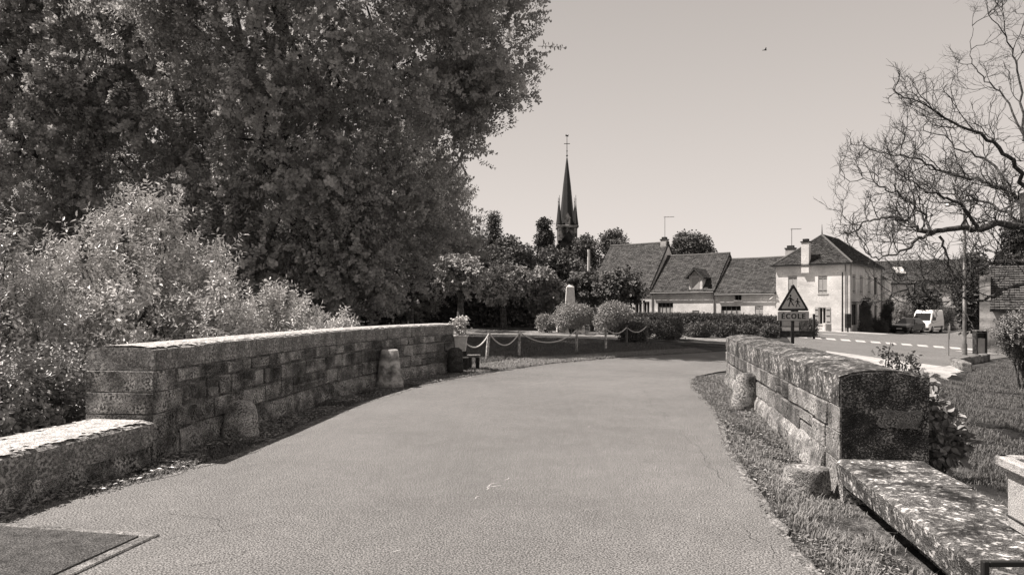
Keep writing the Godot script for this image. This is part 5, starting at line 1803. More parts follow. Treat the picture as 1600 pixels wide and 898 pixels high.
func street() -> void:
	var m: MB
	var t: Node3D
	# white panel van
	var vp := Vector2(PX(1437, 74.5), 74.5)
	var X := Vector3.RIGHT
	vehicle("panel_van", "white high-roofed panel van parked beyond the corner house", "van", V(vp.x, ground_at(vp.x, vp.y), vp.y), Vector2(0.72, 0.70), [[0.0, 0.86, 0.82, 0.4, 0.62, 0.8], [0.1, 0.95, 0.9, 0.28, 0.75, 1.0], [0.75, 0.98, 0.9, 0.25, 1.05, 1.22], [1.55, 0.99, 0.84, 0.25, 1.25, 2.2], [2.0, 0.99, 0.86, 0.25, 1.3, 2.42], [5.2, 0.99, 0.86, 0.25, 1.3, 2.42], [5.3, 0.95, 0.82, 0.35, 1.3, 2.36]], "white_paint",
		[["windscreen", Vector3(-0.8, 1.3, 0.80), Vector3(0.8, 1.3, 0.80), Vector3(0.73, 2.08, 1.45), Vector3(-0.73, 2.08, 1.45), Vector3(0, 0.3, -1)],
		["side_window", Vector3(0.965, 1.32, 1.3), Vector3(0.955, 1.32, 2.15), Vector3(0.885, 1.98, 2.15), Vector3(0.885, 1.98, 1.65), X],
		["side_window", Vector3(-0.965, 1.32, 1.3), Vector3(-0.955, 1.32, 2.15), Vector3(-0.885, 1.98, 2.15), Vector3(-0.885, 1.98, 1.65), -X],
		["grille", Vector3(-0.5, 0.62, 0.04), Vector3(0.5, 0.62, 0.04), Vector3(0.5, 0.78, 0.02), Vector3(-0.5, 0.78, 0.02), Vector3(0, 0, -1), "black_steel"],
		["headlight", Vector3(0.62, 0.8, 0.07), Vector3(0.88, 0.8, 0.09), Vector3(0.86, 1.02, 0.2), Vector3(0.62, 0.98, 0.12), Vector3(0, 0, -1), "metal"],
		["headlight", Vector3(-0.62, 0.8, 0.07), Vector3(-0.88, 0.8, 0.09), Vector3(-0.86, 1.02, 0.2), Vector3(-0.62, 0.98, 0.12), Vector3(0, 0, -1), "metal"]],
		[[Vector3(0.9, 0.36, 0.95), 0.36], [Vector3(-0.9, 0.36, 0.95), 0.36], [Vector3(0.9, 0.36, 4.3), 0.36], [Vector3(-0.9, 0.36, 4.3), 0.36]],
		func(tt: Node3D):
			var mm := MB.new()
			mm.cbox(Vector3(0, 0.42, -0.02), Vector3(1.8, 0.3, 0.2), 0.05)
			put("bumper", mm, M.rubber, tt)
			for s in [-1, 1]:
				mm = MB.new()
				mm.cbox(Vector3(s * 1.12, 1.5, 1.35), Vector3(0.2, 0.36, 0.12), 0.04)
				put("mirror", mm, M.rubber, tt)
				mm = MB.new()
				mm.box(Vector3(s * 0.995, 0.62, 3.2), Vector3(0.03, 0.12, 3.4))
				put("side_moulding", mm, M.rubber, tt))
	# dark hatchback
	var cp := Vector2(PX(1406, 69.0), 69.0)
	vehicle("parked_car", "dark hatchback parked nose out beside the corner house", "car", V(cp.x, ground_at(cp.x, cp.y), cp.y), Vector2(0.78, 0.62), [[0.0, 0.74, 0.7, 0.35, 0.55, 0.66], [0.2, 0.84, 0.78, 0.22, 0.66, 0.78], [1.1, 0.87, 0.76, 0.2, 0.82, 0.98], [1.9, 0.88, 0.62, 0.2, 0.92, 1.44], [2.6, 0.88, 0.62, 0.2, 0.95, 1.5], [3.5, 0.88, 0.6, 0.2, 0.95, 1.44], [4.0, 0.84, 0.7, 0.25, 0.9, 1.05], [4.1, 0.8, 0.68, 0.35, 0.8, 0.95]], "car_paint",
		[["windscreen", Vector3(-0.7, 1.0, 1.15), Vector3(0.7, 1.0, 1.15), Vector3(0.56, 1.42, 1.85), Vector3(-0.56, 1.42, 1.85), Vector3(0, 0.5, -1)],
		["side_window", Vector3(0.84, 0.98, 1.5), Vector3(0.84, 1.0, 3.3), Vector3(0.65, 1.4, 3.2), Vector3(0.65, 1.4, 2.0), X],
		["side_window", Vector3(-0.84, 0.98, 1.5), Vector3(-0.84, 1.0, 3.3), Vector3(-0.65, 1.4, 3.2), Vector3(-0.65, 1.4, 2.0), -X],
		["headlight", Vector3(0.5, 0.56, 0.03), Vector3(0.78, 0.56, 0.13), Vector3(0.76, 0.7, 0.16), Vector3(0.5, 0.68, 0.06), Vector3(0, 0, -1), "metal"],
		["headlight", Vector3(-0.5, 0.56, 0.03), Vector3(-0.78, 0.56, 0.13), Vector3(-0.76, 0.7, 0.16), Vector3(-0.5, 0.68, 0.06), Vector3(0, 0, -1), "metal"],
		["number_plate", Vector3(-0.26, 0.42, -0.012), Vector3(0.26, 0.42, -0.012), Vector3(0.26, 0.53, -0.012), Vector3(-0.26, 0.53, -0.012), Vector3(0, 0, -1), "white"]],
		[[Vector3(0.78, 0.31, 0.8), 0.31], [Vector3(-0.78, 0.31, 0.8), 0.31], [Vector3(0.78, 0.31, 3.3), 0.31], [Vector3(-0.78, 0.31, 3.3), 0.31]],
		func(tt: Node3D):
			for s in [-1, 1]:
				var mm := MB.new()
				mm.cbox(Vector3(s * 0.94, 1.0, 1.6), Vector3(0.18, 0.13, 0.1), 0.03)
				put("mirror", mm, M.car_paint, tt))
	# school sign
	var d := 18.0
	var x := PX(1240, d)
	var gy := ground_at(x, d)
	t = thing("school_sign", "triangular warning sign with two running children over a plate reading ÉCOLE", "road sign", V(x, gy, d))
	var top := P(1240, 443, d).y - gy
	var bot := P(1240, 485.5, d).y - gy
	var hw := 25.0 / F * d
	m = MB.new()
	m.box(Vector3(0, (top - 0.05) * 0.5 - 0.15, -0.05), Vector3(0.075, top - 0.05 + 0.3, 0.045))
	put("post", m, M.dark_wood, t)
	var tri := func(k: float, cut: float) -> PackedVector2Array:
		var c := Vector2(0, bot + (top - bot) / 3.0)
		var a := [Vector2(-hw, bot), Vector2(hw, bot), Vector2(0, top)]
		var out := PackedVector2Array()
		for i in 3:
			var p: Vector2 = c + (a[i] - c) * k
			var pa: Vector2 = c + (a[(i + 2) % 3] - c) * k
			var pn: Vector2 = c + (a[(i + 1) % 3] - c) * k
			var e := p + (pa - p).normalized() * cut
			var g := p + (pn - p).normalized() * cut
			for j in 5:
				var u := j / 4.0
				out.append(e.lerp(p, u).lerp(p.lerp(g, u), u))
		return out
	m = MB.new()
	m.extrude(tri.call(1.0, 0.06), Basis(), Vector3(0, 0, -0.02), 0.03)
	put("border", m, M.black_paint, t)
	m = MB.new()
	m.extrude(tri.call(0.76, 0.035), Basis(), Vector3(0, 0, 0.01), 0.004)
	put("face", m, M.sign_face, t)
	var child := func(o: Vector2, s: float, flip: float) -> void:
		var mm := MB.new()
		var b := Basis()
		var polys := [[[-0.1, 0.0], [-0.02, -0.02], [0.1, 0.02], [0.06, 0.3], [0.03, 0.42], [-0.12, 0.42], [-0.14, 0.3]],
			[[0.02, 0.02], [0.11, 0.02], [0.2, -0.2], [0.33, -0.36], [0.27, -0.42], [0.12, -0.26]], [[-0.1, 0.02], [0.0, 0.0], [-0.1, -0.24], [-0.13, -0.46], [-0.24, -0.46], [-0.2, -0.22]],
			[[0.0, 0.42], [0.05, 0.36], [0.2, 0.2], [0.32, 0.16], [0.3, 0.1], [0.15, 0.13], [0.02, 0.26]], [[-0.12, 0.42], [-0.06, 0.36], [-0.22, 0.2], [-0.36, 0.1], [-0.38, 0.16], [-0.26, 0.28]]]
		for i in polys.size():
			var pg := PackedVector2Array()
			for q in polys[i]: pg.append(o + Vector2(q[0] * flip, q[1]) * s)
			mm.extrude(pg, b, Vector3(0, 0, 0.0145 + i * 0.0004), 0.003)
		var hd := PackedVector2Array()
		for i in 12: hd.append(o + Vector2(-0.03 * flip + cos(TAU * i / 12) * 0.1, 0.56 + sin(TAU * i / 12) * 0.11) * s)
		mm.extrude(hd, b, Vector3(0, 0, 0.0145), 0.003)
		put("running_child", mm, M.black_paint, t)
	child.call(Vector2(-0.07, bot + 0.235), 0.27, 1.0)
	child.call(Vector2(0.11, bot + 0.19), 0.2, 1.0)
	var pt := P(1240, 486.5, d).y - gy
	var pb := P(1240, 501, d).y - gy
	m = MB.new()
	m.cbox(Vector3(0, (pt + pb) * 0.5, -0.005), Vector3(0.81, pt - pb, 0.025), 0.006)
	put("name_plate", m, M.sign_plate, t)
	var tm := TextMesh.new()
	tm.text = "ÉCOLE"
	var sf := SystemFont.new()
	sf.font_names = PackedStringArray(["Droid Sans"])
	sf.font_weight = 700
	tm.font = sf
	tm.font_size = 64
	tm.pixel_size = 0.0033
	tm.depth = 0.004
	var lt := put_mesh("lettering", tm, M.black_paint, t, Transform3D(Basis(), Vector3(0, (pt + pb) * 0.5 - 0.005, 0.0105)))
	lt.scale = Vector3(1.0, 0.85, 1)
	# notice board behind the sign
	d = 46.0
	x = PX(1246, d)
	gy = ground_at(x, d)
	t = thing("notice_board", "low dark-framed notice board with pale panels behind the school sign", "notice board", V(x, gy, d))
	for s in [-1.1, 1.1]:
		m = MB.new()
		m.box(Vector3(s, 0.75, 0), Vector3(0.12, 1.7, 0.12))
		put("post", m, M.dark_wood, t)
	m = MB.new()
	m.box(Vector3(0, 0.28, 0.0), Vector3(2.06, 0.4, 0.14))
	put("base_board", m, M.dark_wood, t)
	for q in [[-0.45, 0.62, 1.1, 0.24, "white"], [-0.45, 0.97, 1.1, 0.34, "shutter"], [0.5, 0.8, 0.5, 0.55, "wood"], [-0.2, 1.35, 1.4, 0.3, "wall_grey"]]:
		m = MB.new()
		m.box(Vector3(q[0], q[1], 0.02), Vector3(q[2], q[3], 0.05))
		put("panel", m, M[q[4]], t)
	# street lamp
	d = 37.0
	x = PX(1508, d)
	gy = ground_at(x, d)
	t = thing("street_lamp", "tall thin street lamp behind the bare branches", "street lamp", V(x, gy, d))
	var lh := P(1508, 321, d).y - gy
	m = MB.new()
	m.tube([Vector3(0, -0.2, 0), Vector3(0, 0.6, 0), Vector3(0, 0.62, 0), Vector3(0, lh, 0)], [0.13, 0.13, 0.1, 0.06], 10)
	put("pole", m, M.wall_shed, t)
	m = MB.new()
	m.tube([Vector3(0, lh - 0.05, 0), Vector3(-0.3, lh + 0.05, 0), Vector3(-0.7, lh + 0.06, 0)], [0.04, 0.035, 0.03], 8)
	put("arm", m, M.metal, t)
	m = MB.new()
	m.lathe(Vector3(-0.85, lh - 0.02, 0), [[0.1, 0.0], [0.2, 0.03], [0.16, 0.1], [0.04, 0.14]], 12, 0.0, null, Vector3(1, 1, 1))
	put("lamp_head", m, M.metal, t)
	# round sign seen edge on
	d = 35.5
	x = PX(1483, d)
	gy = ground_at(x, d)
	t = thing("round_sign", "round traffic sign seen edge-on beside the street lamp", "road sign", V(x, gy, d))
	var ch := P(1483, 518, d).y - gy
	m = MB.new()
	m.tube([Vector3(0, -0.2, 0), Vector3(0, ch + 0.3, 0)], [0.03, 0.03], 8)
	put("post", m, M.metal, t)
	m = MB.new()
	var dn := Vector3(1, 0, 0.62).normalized()
	m.tube([Vector3(0, ch, 0) + dn * 0.035, Vector3(0, ch, 0) + dn * 0.055], [0.4, 0.4], 24)
	put("disc", m, M.metal, t)
	# meter cabinet by the shed
	d = 38.5
	x = PX(1532, d)
	gy = ground_at(x, d)
	t = thing("meter_cabinet", "grey metal-framed cabinet standing by the shed corner", "cabinet", V(x, gy, d))
	for s in [-0.26, 0.26]:
		m = MB.new()
		m.box(Vector3(s, 0.6, 0), Vector3(0.07, 1.4, 0.35))
		put("frame_post", m, M.dark_wood, t)
	m = MB.new()
	m.box(Vector3(0, 1.33, 0), Vector3(0.62, 0.06, 0.4))
	put("top", m, M.metal, t)
	m = MB.new()
	m.box(Vector3(0, 0.45, -0.02), Vector3(0.44, 0.9, 0.24))
	put("door_panel", m, M.shutter, t)
	m = MB.new()
	m.box(Vector3(0, 1.1, -0.02), Vector3(0.44, 0.36, 0.2))
	put("meter_window", m, M.glass, t)
	# low angled garden kerb
	t = thing("low_stone_kerb", "low angled stone kerb wall at the edge of the meadow", "kerb wall", V(19.0, -1.0, 30.0))
	var kp := [Vector2(20.5, 31.9), Vector2(16.9, 27.8), Vector2(16.35, 25.2)]
	var corner: Array = []
	for q in [P(1542, 548, 34), P(1492, 575, 29), P(1512, 590, 26.5)]:
		corner.append(Vector2(q.x, -q.z))
	for i in 2:
		var a: Vector2 = corner[i]
		var b: Vector2 = corner[i + 1]
		var dir := (b - a).normalized()
		var into := Vector2(-dir.y, dir.x)
		var n := 3 if i == 0 else 2
		for k in n:
			m = MB.new()
			var l := a.distance_to(b)
			var c := a + dir * l * (k + 0.5) / n
			var bx := Vector3(dir.x, 0, -dir.y)
			m.cbox(V(c.x, ground_at(c.x, c.y) + 0.02, c.y), Vector3(l / n - 0.02, 0.6, 0.34), 0.03, Basis(bx, Vector3.UP, bx.cross(Vector3.UP)), 0.01, rng)
			ap("kerb_stone", m, M.stone_right, t)
	# concrete pole by the church trees
	d = 79.0
	x = PX(920, d)
	t = thing("concrete_pole", "white concrete pole rising between the trees and the terrace", "pole", V(x, ground_at(x, d), d))
	m = MB.new()
	var ph := P(920, 389, d).y
	m.tube([Vector3(0, -0.2, 0), Vector3(0, ph + 0.1, 0)], [0.22, 0.15], 8)
	put("shaft", m, M.white, t)
	m = MB.new()
	m.box(Vector3(0, ph - 0.2, 0), Vector3(0.9, 0.08, 0.1))
	put("crossarm", m, M.dark_wood, t)
	# corner post with box at the house
	d = 64.0
	x = PX(1317, d)
	gy = ground_at(x, d)
	t = thing("utility_post", "thin dark utility post at the corner of the two-storey house", "post", V(x, gy, d))
	m = MB.new()
	m.tube([Vector3(0, -0.2, 0), Vector3(0, P(1317, 425, d).y - gy, 0)], [0.09, 0.06], 8)
	put("post", m, M.dark_wood, t)
	m = MB.new()
	m.cbox(Vector3(0.5, 1.0, 0), Vector3(0.45, 1.3, 0.35), 0.03)
	m.box(Vector3(0.5, 0.2, 0), Vector3(0.1, 0.6, 0.1))
	put("letter_box", m, M.dark_wood, t)
	d = 63.5
	x = PX(1293, d)
	gy = ground_at(x, d)
	t = thing("flower_trough", "pale round-fronted trough under the open-shuttered window", "trough", V(x, gy, d))
	m = MB.new()
	m.cbox(Vector3(0, 0.35, 0), Vector3(0.62, 0.75, 0.5), 0.06)
	put("body", m, M.wall_grey, t)
	m = MB.new()
	m.tube([Vector3(0, 0.36, 0.2), Vector3(0, 0.36, 0.28)], [0.24, 0.24], 16)
	put("round_front", m, M.shutter, t)
	# shrubs and creepers by the houses
	var S := func(label: String, px: float, dd: float, yt: float, yb: float, hw2: float, leaf: String, n: int, cat: String, called: String) -> void:
		var xx := PX(px, dd)
		var base := V(xx, ground_at(xx, dd) - 0.03, dd)
		var R := RandomNumberGenerator.new()
		R.seed = int(px + dd)
		var bl := []
		var rw := hw2 / F * dd
		var yt3 := P(px, yt, dd).y
		var yb3 := maxf(P(px, yb, dd).y, base.y)
		for i in 12:
			var y := lerpf(yb3, yt3, (i + 0.5) / 12.0)
			var r := rw * R.randf_range(0.55, 0.95)
			bl.append([Vector3(xx + R.randf_range(-0.4, 0.4) * rw, y, -dd + R.randf_range(-0.3, 0.3) * rw), r])
		shrub(called, label, cat, "", base, bl, T.spray_far if hw2 > 18 else T.spray_fine, leaf, n, int(px * 5 + dd), {"smin": 0.7, "smax": 1.3, "gap": -0.6})
	S.call("dark columnar creeper on the long side of the corner house", 1354, 66.5, 470, 519, 6, "leaf_dark", 1500, "creeper", "wall_creeper")
	S.call("pointed dark shrub between the corner house and the hatchback", 1387, 70.5, 472, 519, 7, "leaf_dark", 1500, "shrub", "pointed_shrub")
	S.call("dark bush behind the roof of the hatchback", 1440, 84, 462, 515, 26, "leaf_dark", 700, "bush", "roadside_bush")
	S.call("grey bush just right of the white van", 1478, 80, 484, 517, 14, "leaf_far", 1500, "bush", "roadside_bush")
	S.call("pale bush between the corner house and the dark one", 1408, 82, 476, 512, 16, "leaf_light", 1500, "bush", "roadside_bush")
	S.call("low dark plants along the foot of the corner house", 1368, 68, 505, 520, 16, "leaf_dark", 900, "plants", "border_plants")
	var far := "trees beyond the shed"
	simple_tree("roadside_tree", "dark tree between the street lamp and the shed", far, 1528, 66, 395, 515, 28, {"n": 1200, "leaf": "leaf_dark"})
	simple_tree("roadside_tree", "dark tree behind the shed roof", far, 1596, 58, 345, 480, 34, {"n": 1100, "leaf": "leaf_dark"})
	simple_tree("roadside_tree", "distant tree above the long far house", far, 1480, 125, 405, 470, 45, {"n": 900})
	simple_tree("roadside_tree", "distant tree at the end of the far house", far, 1380, 125, 425, 480, 30, {"n": 700})
	# glossy round bush at the right border
	var bx2 := PX(1600, 21)
	var bb := V(bx2, ground_at(bx2, 21) - 0.05, 21)
	var gl := []
	for i in 12:
		var R2 := RandomNumberGenerator.new()
		R2.seed = 50 + i
		gl.append([P(1602 + R2.randf_range(-18, 26), R2.randf_range(505, 562), 21 + R2.randf_range(-0.3, 0.3)), R2.randf_range(0.22, 0.4)])
	shrub("glossy_bush", "round glossy evergreen bush in front of the shed", "bush", "", bb, gl, T.spray_low, "leaf_ivy", 2200, 61, {"gap": -0.6})

func bare_tree() -> void:
	var R := RandomNumberGenerator.new()
	R.seed = 99
	var d := 13.0
	var base := V(PX(1650, d), ground_at(PX(1650, d), d) - 0.1, d)
	var t := thing("bare_tree", "leafless tree with gnarled spreading branches at the right border", "tree", base)
	var m := MB.new()
	m.tube([base, base + Vector3(-0.05, 0.4, 0), base + Vector3(-0.15, 1.6, 0.05), P(1628, 400, d), P(1612, 345, d), P(1606, 300, d)], [0.34, 0.26, 0.22, 0.2, 0.17, 0.12], 12)
	ap("trunk", m, M.bark_bare, t)
	var limbs := [
		[[1615, 372, 0.0], [1590, 352, -0.1], [1545, 354, -0.3], [1500, 357, -0.4], [1455, 363, -0.5], [1425, 352, -0.4], [1390, 338, -0.2], [1345, 342, 0.0], [1318, 352, 0.1], 0.085],
		[[1455, 363, -0.5], [1432, 378, -0.6], [1405, 392, -0.7], [1365, 402, -0.9], [1335, 398, -1.0], 0.04],
		[[1628, 412, 0.1], [1580, 408, 0.4], [1545, 414, 0.6], [1505, 436, 0.7], [1470, 440, 0.7], [1435, 438, 0.6], [1405, 452, 0.5], [1380, 462, 0.5], 0.06],
		[[1630, 440, -0.1], [1595, 444, -0.4], [1562, 454, -0.5], [1536, 469, -0.6], [1505, 466, -0.7], [1484, 471, -0.7], 0.05],
		[[1610, 330, 0.0], [1575, 300, 0.3], [1535, 285, 0.4], [1490, 272, 0.5], [1450, 255, 0.5], [1400, 242, 0.6], [1350, 236, 0.6], 0.055],
		[[1608, 310, 0.0], [1590, 260, -0.3], [1555, 222, -0.5], [1500, 198, -0.6], [1460, 172, -0.7], [1400, 148, -0.8], 0.055],
		[[1606, 300, 0.0], [1602, 200, 0.1], [1592, 110, 0.2], [1572, 55, 0.2], [1545, 22, 0.2], 0.036],
		[[1602, 220, 0.1], [1570, 150, 0.5], [1535, 120, 0.7], [1515, 85, 0.8], [1520, 40, 0.8], 0.024],
		[[1470, 368, -0.4], [1478, 395, -0.5], [1488, 425, -0.6], [1500, 464, -0.65], 0.035],
		[[1455, 360, -0.5], [1440, 330, -0.3], [1400, 305, 0.0], [1360, 292, 0.1], [1320, 275, 0.2], 0.035],
		[[1530, 356, -0.3], [1500, 320, -0.7], [1470, 305, -0.9], [1430, 290, -1.0], [1395, 262, -1.0], 0.04],
		[[1575, 300, 0.3], [1545, 250, 0.8], [1500, 235, 1.0], [1470, 210, 1.1], [1430, 205, 1.2], 0.035],
		[[1595, 350, 0.0], [1560, 325, 0.8], [1520, 312, 1.2], [1475, 318, 1.4], [1440, 312, 1.5], 0.04],
		[[1606, 320, 0.0], [1640, 250, 0.2], [1690, 150, 0.4], [1730, 60, 0.5], 0.06]]
	var twigs := MB.new()
	var grow: Array = [null]
	grow[0] = func(p: Vector3, dir: Vector3, len_: float, r: float, lv: int) -> void:
		var pts := [p]
		var q := p
		var dd := dir
		var n := 6
		for i in n:
			dd = (dd + Vector3(R.randfn(), R.randfn(), R.randfn()) * 0.30 + Vector3(0, 0.08, 0)).normalized()
			q += dd * len_ / n
			pts.append(q)
			if lv > 0 and i > 0:
				var kids := 1 if R.randf() < 0.85 else 2
				for k in kids:
					var nd := (dd + Vector3(R.randfn(), R.randfn() + 0.15, R.randfn() * 0.8) * 0.75).normalized()
					grow[0].call(q, nd, len_ * R.randf_range(0.4, 0.68), r * 0.6, lv - 1)
		twigs.tube(pts, taper(n + 1, r, r * 0.4), 4 if r < 0.008 else 5, false)
	for l in limbs:
		var pts := []
		for q in l:
			if q is Array:
				pts.append(P(q[0] + maxf(0.0, 1430.0 - q[0]) * 0.25, q[1], d + q[2]))
		var r0: float = l[-1] * 0.8
		# smooth and gnarl the line
		var fine := []
		for i in pts.size() - 1:
			var a: Vector3 = pts[maxi(i - 1, 0)]
			var b: Vector3 = pts[i]
			var c: Vector3 = pts[i + 1]
			var e: Vector3 = pts[mini(i + 2, pts.size() - 1)]
			for k in 5:
				fine.append(b.cubic_interpolate(c, a, e, k / 5.0) + Vector3(R.randfn(), R.randfn(), R.randfn()) * 0.022)
		fine.append(pts[-1])
		m = MB.new()
		m.tube(fine, taper(fine.size(), r0 * R.randf_range(0.9, 1.1), r0 * 0.18), 8, false)
		ap("limb", m, M.bark_bare, t)
		for i in range(3, fine.size()):
			var u := float(i) / fine.size()
			if R.randf() < 0.52:
				var f: Vector3 = (fine[i] - fine[i - 1]).normalized()
				var nd := (f * 0.6 + Vector3(R.randfn() * 0.5, R.randfn() * 0.6 + 0.35, R.randfn() * 0.6)).normalized()
				grow[0].call(fine[i], nd, R.randf_range(0.45, 0.95) * (1.15 - u * 0.3), lerpf(r0 * 0.32, 0.009, u), 2)
		grow[0].call(fine[-1], (fine[-1] - fine[-3]).normalized(), 0.5, r0 * 0.3, 2)
	ap("twigs", twigs, M.bark_bare, t)

func verge() -> void:
	T.tuft_short = tuft(9, 0.06, 0.008, 0.07, 1)
	T.tuft = tuft(10, 0.055, 0.007, 0.10, 2)
	T.weed = sprig(10, 0.045, 0.02, 0.08, 15)
	T.litter = sprig(5, 0.035, 0.02, 0.08, 16)
	T.pebble = pebble(3)
	var right := PackedVector2Array([Vector2(1.7, 2.2), Vector2(1.9, 4.5), Vector2(2.16, 6.0), Vector2(2.4, 7.6), Vector2(2.75, 9), Vector2(3.2, 11.2), Vector2(3.62, 14.0), Vector2(4.1, 15.8), Vector2(4.9, 16.8), Vector2(4.6, 14.9), Vector2(3.75, 10.9), Vector2(2.95, 6.5), Vector2(2.62, 4.6), Vector2(2.2, 2.2)])
	var left := PackedVector2Array([Vector2(-3.9, 3), Vector2(-3.7, 5.6), Vector2(-3.3, 6.6), Vector2(-2.95, 7.6), Vector2(-2.82, 9.5), Vector2(-2.55, 11.6), Vector2(-1.9, 14.1), Vector2(-0.7, 16.8), Vector2(-1.4, 17.2), Vector2(-2.4, 14.8), Vector2(-3.05, 12), Vector2(-3.4, 9), Vector2(-3.65, 7), Vector2(-4.0, 5)])
	strew("verge_grass", right, T.tuft, "blade", 6500, 1, {"gap": -0.06, "freq": 1.6, "tone": 1.5, "smin": 0.4, "smax": 1.3, "off": 0.01})
	strew("verge_weeds", right, T.weed, "leaf_low", 2000, 2, {"gap": -0.1, "tone": 0.75, "smin": 0.4, "smax": 1.0, "freq": 0.8, "off": 0.02})
	strew("leaf_litter", right, T.litter, "rope", 220, 3, {"off": 0.02, "smin": 0.3, "smax": 0.8, "tone": 0.3})
	strew("verge_grass", left, T.tuft, "blade", 4500, 4, {"gap": -0.1, "freq": 0.9, "off": 0.01})
	strew("verge_weeds", left, T.weed, "leaf_low", 2800, 5, {"gap": -0.05, "freq": 0.8, "off": 0.02})
	strew("leaf_litter", left, T.litter, "rope", 160, 6, {"off": 0.02, "smin": 0.3, "smax": 0.7, "tone": 0.2})
	var strip := PackedVector2Array([Vector2(-1.0, 16.9), Vector2(1.1, 20.5), Vector2(4.4, 25.4), Vector2(8.3, 29.4), Vector2(8.0, 31), Vector2(4.0, 27), Vector2(0.4, 22.6), Vector2(-1.6, 18.0)])
	strew("roadside_grass", strip, T.tuft_short, "blade", 9000, 7, {"tone": 1.9, "smin": 0.8, "smax": 1.5})
	var lawn := PackedVector2Array([Vector2(-1.8, 18.2), Vector2(0.2, 22.6), Vector2(4.0, 27.2), Vector2(8.0, 31.2), Vector2(6, 37), Vector2(-6, 45), Vector2(-9, 30), Vector2(-4, 19)])
	strew("lawn_grass", lawn, T.tuft_short, "blade", 26000, 8, {"near": 1.5, "smin": 0.9, "smax": 1.7})
	var meadow := PackedVector2Array([Vector2(3.75, 2.5), Vector2(4.4, 6.5), Vector2(5.2, 10), Vector2(6.2, 15), Vector2(8, 19), Vector2(10.5, 22.5), Vector2(14, 22.0), Vector2(18.5, 28), Vector2(27, 38), Vector2(33, 36), Vector2(20, 20), Vector2(12, 8), Vector2(6, 2.5)])
	strew("meadow_grass", meadow, T.tuft, "blade", 42000, 9, {"near": 1.7, "smin": 0.5, "smax": 1.7, "tone": 1.0, "gap": -0.22, "freq": 0.5})
	# crumbs of stone along the broken road edges
	var er := PackedVector2Array([Vector2(1.6, 3), Vector2(1.76, 4.2), Vector2(2.0, 5.9), Vector2(2.2, 6.9), Vector2(2.5, 8.4), Vector2(3.15, 11), Vector2(3.6, 14), Vector2(3.85, 14), Vector2(3.32, 11), Vector2(2.7, 8.4), Vector2(2.42, 6.9), Vector2(2.2, 5.9), Vector2(1.96, 4.2), Vector2(1.85, 3)])
	strew("edge_gravel", er, T.pebble, "gravel_grey", 1500, 10, {"smin": 0.008, "smax": 0.028, "off": 0.033, "tilt": 0.6})
	var el := PackedVector2Array([Vector2(-3.9, 3), Vector2(-3.6, 5.4), Vector2(-3.2, 6.5), Vector2(-2.82, 7.4), Vector2(-2.68, 9.5), Vector2(-2.38, 11.6), Vector2(-1.72, 14.1), Vector2(-0.42, 16.8), Vector2(-0.7, 16.9), Vector2(-1.9, 14.1), Vector2(-2.58, 11.6), Vector2(-2.82, 9.5), Vector2(-2.98, 7.6), Vector2(-3.45, 6.7), Vector2(-3.75, 5.9), Vector2(-4.0, 3)])
	strew("edge_gravel", el, T.pebble, "gravel_grey", 2000, 11, {"smin": 0.008, "smax": 0.026, "off": 0.033, "tilt": 0.6})

